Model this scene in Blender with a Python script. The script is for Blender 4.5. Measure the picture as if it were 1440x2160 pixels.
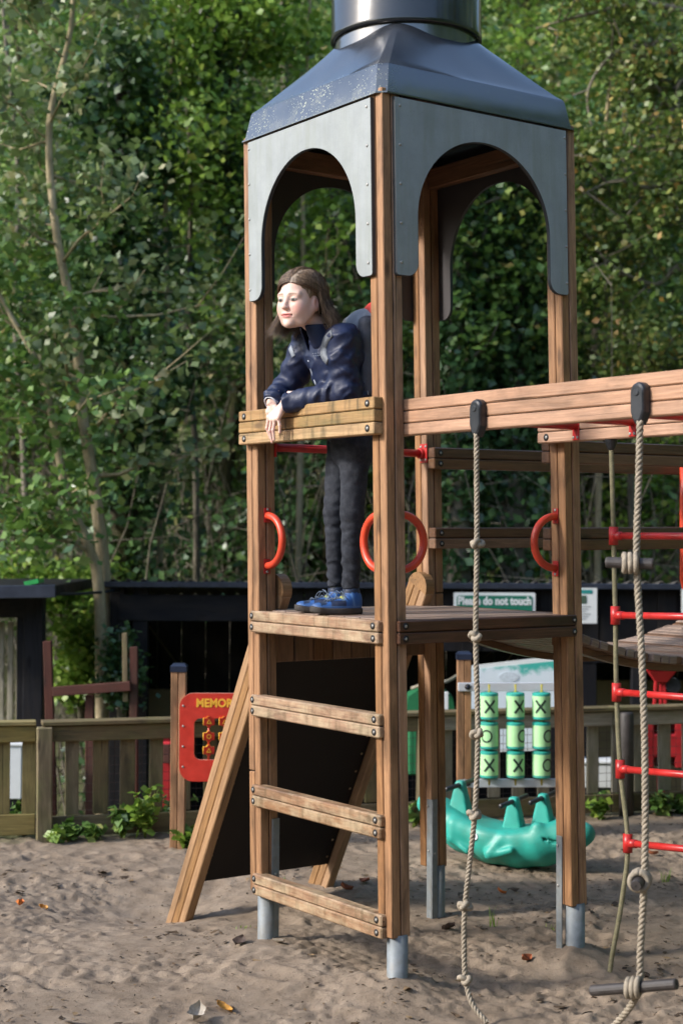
import bpy, math, random
import numpy as np
from mathutils import Vector, Matrix, Quaternion

for _o in list(bpy.data.objects):
    bpy.data.objects.remove(_o)
random.seed(7)
rng = np.random.default_rng(7)
SC = bpy.context.scene
COL = SC.collection
R_ = math.radians

# ------------------------------------------------------------------ camera, sky, sun, exposure
CAM = Vector((-3.6064, -4.8073, 1.7212))
YAW, PITCH, ROLL, FPX = 0.9540, 0.0270, 0.0044, 3372.4
PPX, PPY = 13.4, -46.5
_f = Vector((math.cos(YAW), math.sin(YAW), 0)); _r = Vector((math.sin(YAW), -math.cos(YAW), 0)); _u = Vector((0, 0, 1))
FW = _f * math.cos(PITCH) + _u * math.sin(PITCH)
_u2 = _u * math.cos(PITCH) - _f * math.sin(PITCH)
RT = _r * math.cos(ROLL) + _u2 * math.sin(ROLL)
UP = _u2 * math.cos(ROLL) - _r * math.sin(ROLL)
FH, RH = _f.copy(), _r.copy()          # horizontal away / right directions of the place

cam_d = bpy.data.cameras.new('camera')
cam = bpy.data.objects.new('camera', cam_d); COL.objects.link(cam)
m = Matrix((RT, UP, -FW)).transposed().to_4x4(); m.translation = CAM
cam.matrix_world = m
cam_d.sensor_fit = 'VERTICAL'; cam_d.sensor_height = 36.0
cam_d.lens = FPX / 2160 * 36.0
cam_d.shift_x = -PPX / 2160; cam_d.shift_y = PPY / 2160
cam_d.clip_start = 0.1; cam_d.clip_end = 400
cam_d.dof.use_dof = True; cam_d.dof.focus_distance = 6.2; cam_d.dof.aperture_fstop = 2.8
SC.camera = cam

SUN_EL, SUN_DIR_H = R_(30), (-RH * 0.93 - FH * 0.30).normalized()   # towards the sun, on the ground plane
world = bpy.data.worlds.new('World'); SC.world = world; world.use_nodes = True
wn = world.node_tree.nodes; wn.clear()
sky = wn.new('ShaderNodeTexSky'); sky.sky_type = 'NISHITA'; sky.sun_disc = False
sky.sun_elevation = SUN_EL
sky.sun_rotation = math.atan2(SUN_DIR_H.x, SUN_DIR_H.y)
sky.air_density = 1.0; sky.dust_density = 1.4; sky.ozone_density = 1.0
bg = wn.new('ShaderNodeBackground'); bg.inputs[1].default_value = 0.15
wo = wn.new('ShaderNodeOutputWorld')
world.node_tree.links.new(sky.outputs[0], bg.inputs[0]); world.node_tree.links.new(bg.outputs[0], wo.inputs[0])
sun_d = bpy.data.lights.new('sun', 'SUN'); sun_d.energy = 1.9; sun_d.angle = R_(8.0); sun_d.color = (1.0, 0.95, 0.88)
sun = bpy.data.objects.new('sun', sun_d); COL.objects.link(sun)
_sd = SUN_DIR_H * math.cos(SUN_EL) + Vector((0, 0, math.sin(SUN_EL)))
sun.rotation_euler = _sd.to_track_quat('Z', 'Y').to_euler(); sun.location = (0, 0, 12)
vs = SC.view_settings; vs.view_transform = 'Standard'; vs.look = 'None'; vs.gamma = 1.0; vs.exposure = 1.28
SC.cycles.max_bounces = 6; SC.cycles.diffuse_bounces = 3; SC.cycles.glossy_bounces = 2
SC.cycles.transmission_bounces = 4; SC.cycles.transparent_max_bounces = 8
SC.cycles.use_denoising = True; SC.cycles.caustics_reflective = False; SC.cycles.caustics_refractive = False

def P(u, v, D):
    """a point of the place that the photograph shows at pixel (u, v), D metres away"""
    return CAM + (FW + RT * ((u - 720 - PPX) / FPX) - UP * ((v - 1080 - PPY) / FPX)) * D

# ------------------------------------------------------------------ object helpers
def wm(o):
    b = o.matrix_basis
    return (wm(o.parent) @ o.matrix_parent_inverse @ b) if o.parent else b.copy()

def setparent(o, p):
    if p is not None:
        o.parent = p; o.matrix_parent_inverse = wm(p).inverted()

def link(o, parent=None):
    COL.objects.link(o); setparent(o, parent); return o

def tag(o, label=None, cat=None, group=None, kind=None):
    if label: o['label'] = label
    if cat: o['category'] = cat
    if group: o['group'] = group
    if kind: o['kind'] = kind
    return o

def empty(name, loc, parent=None):
    o = bpy.data.objects.new(name, None); o.location = loc; o.empty_display_size = 0.1
    return link(o, parent)

def thing(name, loc, label, cat, group=None):
    return tag(empty(name, loc), label, cat, group)

def mesh(name, V, F, smooth=False):
    me = bpy.data.meshes.new(name)
    me.from_pydata([tuple(v) for v in V], [], [tuple(f) for f in F])
    if smooth: me.polygons.foreach_set('use_smooth', [True] * len(me.polygons))
    me.update(); return me

def npmesh(name, V, F, smooth=True):
    """fast mesh of quads or triangles from arrays"""
    V = np.asarray(V, np.float32); F = np.asarray(F, np.int32); k = F.shape[1]
    me = bpy.data.meshes.new(name)
    me.vertices.add(len(V)); me.vertices.foreach_set('co', V.ravel())
    me.loops.add(F.size); me.loops.foreach_set('vertex_index', F.ravel())
    me.polygons.add(len(F)); me.polygons.foreach_set('loop_start', np.arange(0, F.size, k, dtype=np.int32))
    me.polygons.foreach_set('loop_total', np.full(len(F), k, np.int32))
    if smooth: me.polygons.foreach_set('use_smooth', np.ones(len(F), bool))
    me.update(calc_edges=True); return me

def obj(name, me, mat, parent=None, loc=(0, 0, 0), rot=None):
    o = bpy.data.objects.new(name, me)
    o.location = loc
    if rot is not None:
        if isinstance(rot, (Matrix, Quaternion)):
            o.rotation_euler = rot.to_euler()
        else:
            o.rotation_euler = rot
    if mat is not None:
        if not me.materials: me.materials.append(mat)
        elif me.materials[0] is not mat:
            o.material_slots[0].link = 'OBJECT'; o.material_slots[0].material = mat
    return link(o, parent)

class MB:
    """collects simple shapes into ONE mesh"""
    def __init__(s): s.V = []; s.F = []
    def add(s, V, F):
        n = len(s.V); s.V += [Vector(v) for v in V]; s.F += [tuple(i + n for i in f) for f in F]; return s
    def box(s, c, d, M=None, ch=0.0):
        V, F = chbox(*d, ch) if ch else chbox(*d, min(d) * 0.02)
        c = Vector(c)
        s.add([(M @ Vector(v) if M is not None else Vector(v)) + c for v in V], F); return s
    def tube(s, pts, r, n=8, cap=True):
        V, F = tube(pts, r, n, cap); return s.add(V, F)
    def lathe(s, prof, n=16, c=(0, 0, 0), M=None):
        V, F = lathe(prof, n); c = Vector(c)
        return s.add([(M @ Vector(v) if M is not None else Vector(v)) + c for v in V], F)
    def build(s, name, mat, parent=None, smooth=False, loc=None):
        if loc is None: loc = Vector((0, 0, 0))
        loc = Vector(loc)
        return obj(name, mesh(name, [v - loc for v in s.V], s.F, smooth), mat, parent, loc)

_BX = [(-1, -1, -1), (1, -1, -1), (1, 1, -1), (-1, 1, -1), (-1, -1, 1), (1, -1, 1), (1, 1, 1), (-1, 1, 1)]
def chbox(lx, ly, lz, c):
    """chamfered box, 24 vertices, centred"""
    h = (lx / 2, ly / 2, lz / 2); V = []; ix = {}
    for k, s in enumerate(_BX):
        for a in range(3):
            ix[(k, a)] = len(V)
            V.append(tuple(s[i] * (h[i] if i == a else h[i] - c) for i in range(3)))
    F = []
    quads = {(0, -1): (0, 4, 7, 3), (0, 1): (1, 2, 6, 5), (1, -1): (0, 1, 5, 4), (1, 1): (3, 7, 6, 2), (2, -1): (0, 3, 2, 1), (2, 1): (4, 5, 6, 7)}
    for (a, sg), q in quads.items(): F.append(tuple(ix[(k, a)] for k in q))
    edges = [(0, 1), (1, 2), (2, 3), (3, 0), (4, 5), (5, 6), (6, 7), (7, 4), (0, 4), (1, 5), (2, 6), (3, 7)]
    for i, j in edges:
        d = [n for n in range(3) if _BX[i][n] != _BX[j][n]][0]
        a, b = [n for n in range(3) if n != d]
        F.append((ix[(i, a)], ix[(j, a)], ix[(j, b)], ix[(i, b)]))
    for k in range(8): F.append((ix[(k, 0)], ix[(k, 1)], ix[(k, 2)]))
    # orient outward
    out = []
    for f in F:
        p = [Vector(V[i]) for i in f]
        n = (p[1] - p[0]).cross(p[2] - p[0]); c0 = sum(p, Vector()) / len(p)
        out.append(f if n.dot(c0) > 0 else tuple(reversed(f)))
    return V, out

_bxc = {}
def boxmesh(lx, ly, lz, c, name='plank'):
    k = (round(lx, 4), round(ly, 4), round(lz, 4), round(c, 4), name)
    if k not in _bxc: _bxc[k] = mesh(name, *chbox(lx, ly, lz, c))
    me = _bxc[k]; return me

def frame(d, up=(0, 0, 1)):
    """rotation whose X runs along d and Z is near up"""
    x = Vector(d).normalized(); z = Vector(up)
    y = z.cross(x)
    if y.length < 1e-4: y = Vector((0, 1, 0)).cross(x)
    y.normalize(); z = x.cross(y)
    return Matrix((x, y, z)).transposed()

def plank(name, p0, p1, w, t, mat, parent, up=(0, 0, 1), ch=0.004):
    """a board from p0 to p1: t across (local Y), w tall (local Z)"""
    p0, p1 = Vector(p0), Vector(p1)
    me = boxmesh((p1 - p0).length, t, w, ch, name)
    return obj(name, me, mat, parent, (p0 + p1) / 2, frame(p1 - p0, up))

def tube(pts, r, n=8, cap=True):
    pts = [Vector(p) for p in pts]; m_ = len(pts)
    rr = r if hasattr(r, '__len__') else [r] * m_
    V, F = [], []; prev = None
    for i in range(m_):
        t = (pts[min(i + 1, m_ - 1)] - pts[max(i - 1, 0)])
        t = t.normalized() if t.length > 1e-9 else Vector((0, 0, 1))
        if prev is None:
            a = Vector((0, 0, 1)) if abs(t.z) < 0.9 else Vector((1, 0, 0))
            prev = t.cross(a).normalized()
        prev = (prev - t * prev.dot(t)).normalized(); b = t.cross(prev)
        for k in range(n):
            an = 2 * math.pi * k / n
            V.append(pts[i] + (prev * math.cos(an) + b * math.sin(an)) * rr[i])
    for i in range(m_ - 1):
        for k in range(n):
            F.append((i * n + k, i * n + (k + 1) % n, (i + 1) * n + (k + 1) % n, (i + 1) * n + k))
    if cap:
        F.append(tuple(reversed(range(n)))); F.append(tuple((m_ - 1) * n + k for k in range(n)))
    return V, F

def lathe(prof, n=16):
    """profile of (radius, z) turned round Z"""
    V, F = [], []
    for r, z in prof:
        for k in range(n):
            a = 2 * math.pi * k / n; V.append((r * math.cos(a), r * math.sin(a), z))
    for i in range(len(prof) - 1):
        for k in range(n):
            F.append((i * n + k, i * n + (k + 1) % n, (i + 1) * n + (k + 1) % n, (i + 1) * n + k))
    if prof[0][0] > 1e-6: F.append(tuple(reversed(range(n))))
    if prof[-1][0] > 1e-6: F.append(tuple((len(prof) - 1) * n + k for k in range(n)))
    return V, F

def spline(pts, n):
    """smooth Catmull-Rom through the points"""
    pts = [Vector(p) for p in pts]; out = []
    q = [pts[0] * 2 - pts[1]] + pts + [pts[-1] * 2 - pts[-2]]
    for i in range(len(pts) - 1):
        a, b, c, d = q[i:i + 4]
        for k in range(n):
            t = k / n
            out.append(0.5 * (2 * b + (c - a) * t + (2 * a - 5 * b + 4 * c - d) * t * t + (3 * b - a - 3 * c + d) * t ** 3))
    return out + [pts[-1]]

# ------------------------------------------------------------------ numpy noise
_PT = np.random.default_rng(3).random((64, 64, 64)).astype(np.float32)
def vnoise(p):
    """value noise in 0..1, p is (...,3)"""
    p = np.asarray(p, np.float32); i = np.floor(p).astype(int); f = p - i; f = f * f * (3 - 2 * f)
    r = 0
    for dx in (0, 1):
        wx = f[..., 0] if dx else 1 - f[..., 0]
        for dy in (0, 1):
            wy = f[..., 1] if dy else 1 - f[..., 1]
            for dz in (0, 1):
                wz = f[..., 2] if dz else 1 - f[..., 2]
                r = r + wx * wy * wz * _PT[(i[..., 0] + dx) & 63, (i[..., 1] + dy) & 63, (i[..., 2] + dz) & 63]
    return r
def fbm(p, o=4):
    s, a, t = 0, 0.5, 0
    p = np.asarray(p, np.float32)
    for k in range(o):
        s = s + a * vnoise(p * (2 ** k) + k * 17.3); t += a; a *= 0.5
    return s / t

# ------------------------------------------------------------------ materials
class NT:
    def __init__(s, name):
        s.m = bpy.data.materials.new(name); s.m.use_nodes = True
        s.n = s.m.node_tree.nodes; s.l = s.m.node_tree.links; s.n.clear()
        s.out = s.new('ShaderNodeOutputMaterial')
    def new(s, t, **kw):
        x = s.n.new(t)
        for k, v in kw.items(): setattr(x, k, v)
        return x
    def put(s, sock, v):
        if isinstance(v, bpy.types.NodeSocket): s.l.new(v, sock)
        elif v is not None: sock.default_value = v if not (isinstance(v, tuple) and len(v) == 3 and sock.type == 'RGBA') else (*v, 1)
    def noise(s, vec, scale, detail=4, rough=0.55, dist=0.0):
        x = s.new('ShaderNodeTexNoise'); s.put(x.inputs['Vector'], vec); x.inputs['Scale'].default_value = scale
        x.inputs['Detail'].default_value = detail; x.inputs['Roughness'].default_value = rough; x.inputs['Distortion'].default_value = dist
        return x.outputs['Fac']
    def ramp(s, fac, stops):
        x = s.new('ShaderNodeValToRGB'); s.put(x.inputs[0], fac); e = x.color_ramp.elements
        while len(e) < len(stops): e.new(0.5)
        for a, (p, c) in zip(e, stops):
            a.position = p; a.color = (*c, 1) if not isinstance(c, (int, float)) else (c, c, c, 1)
        return x.outputs[0]
    def mix(s, fac, a, b, mode='MIX'):
        x = s.new('ShaderNodeMix', data_type='RGBA', blend_type=mode)
        s.put(x.inputs[0], fac); s.put(x.inputs[6], a); s.put(x.inputs[7], b); return x.outputs[2]
    def math(s, op, a, b=None, c=None):
        x = s.new('ShaderNodeMath', operation=op)
        s.put(x.inputs[0], a)
        if b is not None: s.put(x.inputs[1], b)
        if c is not None: s.put(x.inputs[2], c)
        return x.outputs[0]
    def coord(s, kind='Object', scale=(1, 1, 1), rand=True):
        tc = s.new('ShaderNodeTexCoord'); mp = s.new('ShaderNodeMapping')
        s.l.new(tc.outputs[kind], mp.inputs[0]); mp.inputs['Scale'].default_value = scale
        if rand:
            oi = s.new('ShaderNodeObjectInfo')
            v = s.math('MULTIPLY', oi.outputs['Random'], 57.0)
            cx = s.new('ShaderNodeCombineXYZ')
            for k in range(3): s.l.new(v, cx.inputs[k])
            s.l.new(cx.outputs[0], mp.inputs['Location'])
        return mp.outputs[0]
    def bump(s, h, strength=0.3, dist=0.01):
        x = s.new('ShaderNodeBump'); x.inputs['Strength'].default_value = strength; x.inputs['Distance'].default_value = dist
        s.put(x.inputs['Height'], h); return x.outputs[0]
    def bsdf(s, color, rough=0.6, normal=None, metal=0.0, spec=0.5, **kw):
        b = s.new('ShaderNodeBsdfPrincipled')
        s.put(b.inputs['Base Color'], color); s.put(b.inputs['Roughness'], rough); s.put(b.inputs['Metallic'], metal)
        s.put(b.inputs['Specular IOR Level'], spec)
        if normal is not None: s.put(b.inputs['Normal'], normal)
        for k, v in kw.items(): s.put(b.inputs[k], v)
        s.l.new(b.outputs[0], s.out.inputs[0]); s.b = b; return s.m

def wood(name, c0, c1, stain=(0.05, 0.035, 0.02), stain_amt=0.35, rough=0.62, grain=1.0, algae=0.0, pale=0.0, sheen=0.45, drips=0.0):
    n = NT(name)
    v = n.coord('Object', (2.2, 30, 30)); vl = n.coord('Object', (3.0, 9, 9)); ve = n.coord('Object', (1, 1, 1))
    g = n.noise(v, 1.6, 6, 0.65, 1.2)
    g2 = n.noise(n.coord('Object', (5, 140, 140)), 1.0, 3, 0.7)
    col = n.ramp(g, [(0.25, c0), (0.62, c1)])
    col = n.mix(n.math('MULTIPLY', n.ramp(g2, [(0.35, 1.0), (0.6, 0.0)]), 0.30 * grain), col, tuple(x * 0.45 for x in c0))
    # tone of each board
    oi = n.new('ShaderNodeObjectInfo')
    hs = n.new('ShaderNodeHueSaturation'); n.put(hs.inputs['Color'], col)
    n.put(hs.inputs['Value'], n.math('MULTIPLY_ADD', oi.outputs['Random'], 0.30, 0.85))
    n.put(hs.inputs['Saturation'], n.math('MULTIPLY_ADD', oi.outputs['Random'], -0.22, 1.08)); col = hs.outputs[0]
    # dirty streaks
    st = n.noise(vl, 1.1, 5, 0.6, 0.6)
    col = n.mix(n.math('MULTIPLY', n.ramp(st, [(0.46, 0.0), (0.68, 1.0)]), stain_amt), col, stain)
    if pale:
        pl_ = n.noise(n.coord('Object', (7, 16, 16)), 1.0, 5, 0.7, 0.3)
        col = n.mix(n.math('MULTIPLY', n.ramp(pl_, [(0.42, 0.0), (0.62, 1.0)]), pale), col, (0.52, 0.42, 0.27))
    if algae:
        al = n.noise(n.coord('Object', (4, 7, 7)), 1.2, 5, 0.65)
        col = n.mix(n.math('MULTIPLY', n.ramp(al, [(0.46, 0.0), (0.66, 1.0)]), algae), col, (0.15, 0.155, 0.05))
    if drips:
        dr = n.noise(n.coord('Object', (22, 2, 2.2)), 1.0, 5, 0.7, 0.3)
        col = n.mix(n.math('MULTIPLY', n.ramp(dr, [(0.50, 0.0), (0.66, 1.0)]), drips), col, (0.07, 0.055, 0.022))
    # knots
    vo = n.new('ShaderNodeTexVoronoi'); n.put(vo.inputs['Vector'], n.coord('Object', (2.6, 8, 8))); vo.inputs['Scale'].default_value = 1.0
    kn = n.ramp(vo.outputs['Distance'], [(0.06, 1.0), (0.14, 0.0)])
    col = n.mix(n.math('MULTIPLY', kn, 0.75), col, tuple(x * 0.28 for x in c0))
    ck = n.noise(n.coord('Object', (1.3, 60, 60)), 1.0, 2, 0.5, 0.4); ckm = n.ramp(ck, [(0.27, 1.0), (0.315, 0.0)])
    col = n.mix(n.math('MULTIPLY', ckm, 0.8), col, tuple(x * 0.16 for x in c0))
    bp = n.bump(n.math('SUBTRACT', n.math('ADD', n.math('MULTIPLY', g2, 0.6), g), ckm), 0.4, 0.004)
    return n.bsdf(col, n.ramp(st, [(0.3, rough), (0.7, max(0.2, rough - 0.12))]), bp, spec=sheen)

def plain(name, col, rough=0.5, metal=0.0, var=0.12, scale=12, bump=0.15, spec=0.5, dirt=None, dirt_amt=0.0, bdist=0.003, **kw):
    n = NT(name); v = n.coord('Object')
    f = n.noise(v, scale, 5, 0.6)
    c = n.ramp(f, [(0.3, tuple(x * (1 - var) for x in col)), (0.7, tuple(min(1, x * (1 + var)) for x in col))])
    if dirt is not None:
        d = n.noise(v, scale * 0.35, 6, 0.7)
        c = n.mix(n.math('MULTIPLY', n.ramp(d, [(0.48, 0.0), (0.68, 1.0)]), dirt_amt), c, dirt)
    return n.bsdf(c, n.ramp(f, [(0.3, max(0, rough - 0.08)), (0.7, min(1, rough + 0.08))]), n.bump(n.noise(v, scale * 6, 3), bump, bdist), metal, spec, **kw)

M = {}
M['wood'] = wood('post_wood', (0.22, 0.104, 0.046), (0.43, 0.228, 0.108), stain=(0.060, 0.034, 0.018), stain_amt=0.65)
M['wood_rail'] = wood('rail_wood', (0.33, 0.190, 0.082), (0.49, 0.305, 0.145), stain=(0.10, 0.075, 0.03), stain_amt=0.5, algae=0.3, drips=0.75)
M['wood_beam'] = wood('beam_wood', (0.32, 0.165, 0.090), (0.47, 0.260, 0.150), stain_amt=0.4)
M['wood_rung'] = wood('rung_wood', (0.20, 0.105, 0.055), (0.36, 0.205, 0.112), stain_amt=0.65, pale=0.5, drips=0.5)
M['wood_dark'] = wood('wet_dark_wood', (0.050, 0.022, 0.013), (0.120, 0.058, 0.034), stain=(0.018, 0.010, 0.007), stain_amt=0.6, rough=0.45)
M['wood_brown'] = wood('brown_wood', (0.13, 0.062, 0.032), (0.25, 0.125, 0.063), stain_amt=0.5, rough=0.5)
M['wood_deck'] = wood('deck_wood', (0.19, 0.125, 0.09), (0.34, 0.24, 0.18), stain_amt=0.4, rough=0.6)
M['wood_ramp'] = wood('ramp_wood', (0.25, 0.132, 0.058), (0.40, 0.228, 0.105), stain_amt=0.35)
M['fence_wood'] = wood('fence_wood', (0.105, 0.076, 0.036), (0.215, 0.160, 0.080), stain=(0.032, 0.026, 0.012), stain_amt=0.65, algae=0.45, rough=0.75)
M['fence_yellow'] = wood('fence_yellow_wood', (0.20, 0.150, 0.045), (0.33, 0.255, 0.085), stain_amt=0.5, algae=0.45, rough=0.75)
M['fence_grey'] = wood('fence_grey_wood', (0.23, 0.20, 0.145), (0.38, 0.34, 0.26), stain=(0.10, 0.085, 0.04), stain_amt=0.5, algae=0.3, rough=0.75)
M['red'] = plain('red_powder_paint', (0.47, 0.022, 0.020), 0.38, var=0.22, scale=16, bump=0.08, dirt=(0.20, 0.03, 0.025), dirt_amt=0.55)
M['orange_red'] = plain('orange_red_paint', (0.62, 0.058, 0.022), 0.36, var=0.16, scale=14, bump=0.06, dirt=(0.36, 0.04, 0.03), dirt_amt=0.45)
M['steel'] = plain('galvanised_steel', (0.20, 0.225, 0.24), 0.6, 0.2, var=0.2, scale=25, bump=0.1, dirt=(0.20, 0.17, 0.13), dirt_amt=0.45)
M['bolt'] = plain('bolt_steel', (0.36, 0.35, 0.33), 0.5, 0.6, var=0.15)
M['black_plastic'] = plain('black_plastic', (0.018, 0.02, 0.024), 0.38, var=0.25, bump=0.1)
M['hole'] = plain('recess_shade', (0.012, 0.010, 0.009), 0.7)  # near-black; stands in for shade in bolt recesses and rod holes
M['board_black'] = plain('black_board', (0.012, 0.009, 0.009), 0.55, var=0.3, bump=0.15, spec=0.3)
M['rope'] = plain('hemp_rope', (0.30, 0.255, 0.195), 0.85, var=0.28, scale=60, bump=0.5, dirt=(0.2, 0.17, 0.12), dirt_amt=0.5)
M['rope_green'] = plain('weathered_rope', (0.22, 0.20, 0.12), 0.85, var=0.28, scale=60, bump=0.5, dirt=(0.12, 0.11, 0.05), dirt_amt=0.5)
M['rung_grey'] = plain('grey_wood_rod', (0.040, 0.034, 0.032), 0.55, var=0.35, scale=30)
# ------------------------------------------------------------------ the play tower
SHX, SHY = -0.0072, 0.0172            # the old frame leans a little
def LN(x, y, z): return Vector((x + SHX * (z - 1.4), y + SHY * (z - 1.4), z))
S, HW = 0.9, 0.044
tower = thing('play_tower', LN(0.45, 0.45, 0), 'wooden climbing tower with grey arched panels and black domed roof', 'play tower')

def bolt_mesh():
    n = 12; V, F = [], []
    A = [(0.0125, 0.0), (0.0125, 0.0012), (0.0, 0.0012)]
    v, f = lathe([(0.0135, -0.002), (0.0135, 0.0014), (0.0050, 0.0014)], n)  # flat black ring painted as the shaded recess; no hollow is cut
    f = [q for q in f if len(q) == 4]
    V += v; F += f; k = len(F)
    v, f = lathe([(0.0058, 0.0), (0.0058, 0.0020), (0.004, 0.0028), (0.0, 0.0030)], n)
    f = [q for q in f if len(q) == 4]
    o = len(V); V += v; F += [tuple(i + o for i in q) for q in f]
    me = mesh('bolt', V, F, True); me.materials.append(M['hole']); me.materials.append(M['bolt'])
    for i, p in enumerate(me.polygons): p.material_index = 0 if i < k else 1
    return me
BOLT = bolt_mesh()
def bolt(p, nrm, parent, s=1.0):
    o = obj('bolt', BOLT, None, parent, p, Vector(nrm).to_track_quat('Z', 'Y')); o.scale = (s, s, s); return o
def screw_mesh():
    v, f = lathe([(0.0062, -0.001), (0.0062, 0.001), (0.0045, 0.003), (0.002, 0.0034), (0.0, 0.0026)], 10)
    return mesh('screw', v, [q for q in f if len(q) == 4], True)
SCREW = screw_mesh()

def laminate(name, p0, p1, width, thick, n, mat, parent, up=(0, 0, 1), gap=0.003, ch=0.004, jitter=0.0):
    """a beam of n boards stacked along up, as one part with its boards as sub-parts"""
    p0, p1, up = Vector(p0), Vector(p1), Vector(up).normalized()
    e = empty(name, (p0 + p1) / 2, parent)
    w = (width - gap * (n - 1)) / n
    mats = mat if isinstance(mat, (list, tuple)) else [mat] * n
    for i in range(n):
        off = up * (-width / 2 + w / 2 + i * (w + gap))
        j = Vector((random.uniform(-1, 1), random.uniform(-1, 1), 0)) * jitter
        plank('plank', p0 + off + j, p1 + off + j, w, thick, mats[i], e, up, ch)
    # dark core that closes the joints
    plank('core_strip', p0 + (p1 - p0).normalized() * 0.004, p1 - (p1 - p0).normalized() * 0.004, width - 0.012, thick - 0.016, M['hole'], e, up, 0.001)
    return e

# posts of four staves, steel feet
posts = {}
for key, (px, py) in dict(a=(0, 0), b=(0, S), c=(S, 0), d=(S, S)).items():
    e = empty('post', LN(px, py, 0.22), tower); posts[key] = e
    q = HW / 2
    for sx in (-1, 1):
        for sy in (-1, 1):
            x, y = px + sx * (q + 0.0008), py + sy * (q + 0.0008)
            segs = [(0.225, 3.40)]
            if key == 'b' and (sx, sy) == (-1, 1): segs = [(0.225, 0.722), (0.727, 3.40)]
            if key == 'd' and (sx, sy) == (1, -1): segs = [(0.225, 1.45), (1.455, 3.40)]
            for z0, z1 in segs:
                plank('stave', LN(x, y, z0), LN(x, y, z1), HW - 0.003, HW - 0.003, M['wood'], e, up=(1, 0, 0), ch=0.0035)
    plank('core_strip', LN(px, py, 0.235), LN(px, py, 3.39), 0.07, 0.07, M['hole'], e, up=(1, 0, 0), ch=0.001)
    V, F = lathe([(0.0395, 0.0), (0.0395, 0.533), (0.0350, 0.533), (0.0350, 0.0)], 20)
    obj('steel_foot', mesh('steel_foot', V, F, True), M['steel'], e, LN(px + 0.003, py - 0.002, -0.30))
# flat steel angles screwed to the post feet
def foot_plate(c, d, key, screws, nrm):
    o = MB().box((0, 0, 0), d, ch=0.0015).build('foot_plate', M['steel'], posts[key]); o.location = c
    setparent(o, posts[key])
    for s in screws: obj('screw', SCREW, M['bolt'], posts[key], s, Vector(nrm).to_track_quat('Z', 'Y'))
foot_plate(LN(0.024, 0.8535, 0.22), (0.036, 0.005, 0.62), 'b', [LN(0.024, 0.8505, 0.49), LN(0.024, 0.8505, 0.30)], (0, -1, 0))
foot_plate(LN(0.8535, 0.026, 0.20), (0.005, 0.034, 0.60), 'c', [LN(0.8505, 0.028, 0.46), LN(0.8505, 0.028, 0.30)], (-1, 0, 0))
foot_plate(LN(0.8535, 0.872, 0.20), (0.005, 0.036, 0.66), 'd', [LN(0.8505, 0.874, 0.50), LN(0.8505, 0.874, 0.30)], (-1, 0, 0))
foot_plate(LN(0.868, 0.8535, 0.20), (0.030, 0.005, 0.66), 'd', [LN(0.868, 0.8505, 0.49), LN(0.868, 0.8505, 0.29)], (0, -1, 0))

# ladder rungs (the topmost is the platform edge)
for zt, nm, mt in ((1.395, 'platform_beam', 'wood_rung'), (1.0465, 'rung', 'wood_rung'), (0.6735, 'rung', 'wood_rung'), (0.3065, 'rung', 'wood_rung')):
    zc = zt - 0.0435; xo = -0.0385
    e = laminate(nm, LN(xo, -0.008, zc), LN(xo, 0.892, zc), 0.0875, 0.054, 2, M[mt], tower, gap=0.0025, ch=0.005)
    for y in (0.0226, 0.8776):
        for dz in (-0.0235, 0.0235): bolt(LN(-0.0657, y, zc + dz), (-1, 0, 0), e)
# the leaning rail
e = laminate('hand_rail', LN(-0.060, -0.026, 2.161), LN(-0.060, 0.936, 2.161), 0.140, 0.050, 3, M['wood_rail'], tower, ch=0.004)
for y in (0.015, 0.891):
    for dz in (-0.047, 0.047): bolt(LN(-0.0852, y, 2.161 + dz), (-1, 0, 0), e, 1.05)
# platform edge on the open side: dark wet boards
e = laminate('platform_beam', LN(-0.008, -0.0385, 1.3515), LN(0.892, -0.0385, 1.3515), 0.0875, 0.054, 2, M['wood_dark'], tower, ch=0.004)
for x in (0.0226, 0.8776):
    for dz in (-0.0235, 0.0235): bolt(LN(x, -0.0657, 1.3515 + dz), (0, -1, 0), e)
laminate('platform_beam', LN(-0.008, 0.925, 1.3515), LN(0.892, 0.925, 1.3515), 0.0875, 0.054, 2, M['wood_brown'], tower)
laminate('platform_beam', LN(0.9385, -0.008, 1.3515), LN(0.9385, 0.892, 1.3515), 0.0875, 0.054, 2, M['wood_brown'], tower)
# deck boards
dk = empty('deck', LN(0.45, 0.45, 1.37), tower)
nb = 9; wb = 0.94 / nb
for i in range(nb):
    y = -0.02 + wb * (i + 0.5)
    x0, x1 = (-0.006, 0.906)
    if i in (0,): x0, x1 = 0.05, 0.85
    if i == nb - 1: x0, x1 = 0.05, 0.85
    plank('deck_board', LN(x0, y, 1.384 + random.uniform(-.001, .001)), LN(x1, y, 1.384 + random.uniform(-.001, .001)), 0.026, wb - 0.004, M['wood_deck'], dk, ch=0.003)
for y in (0.25, 0.65):
    plank('deck_bearer', LN(0.0, y, 1.34), LN(0.9, y, 1.34), 0.06, 0.045, M['wood_brown'], dk)
# short upright boards closing the gap above the ramp
ub = empty('kick_panel', LN(0.45, 0.895, 1.25), tower)
for i in range(8):
    x = 0.10 + i * 0.1
    plank('kick_board', LN(x, 0.893, 1.175), LN(x, 0.893, 1.31), 0.096, 0.020, M['wood_brown'], ub, up=(1, 0, 0), ch=0.003)

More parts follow.
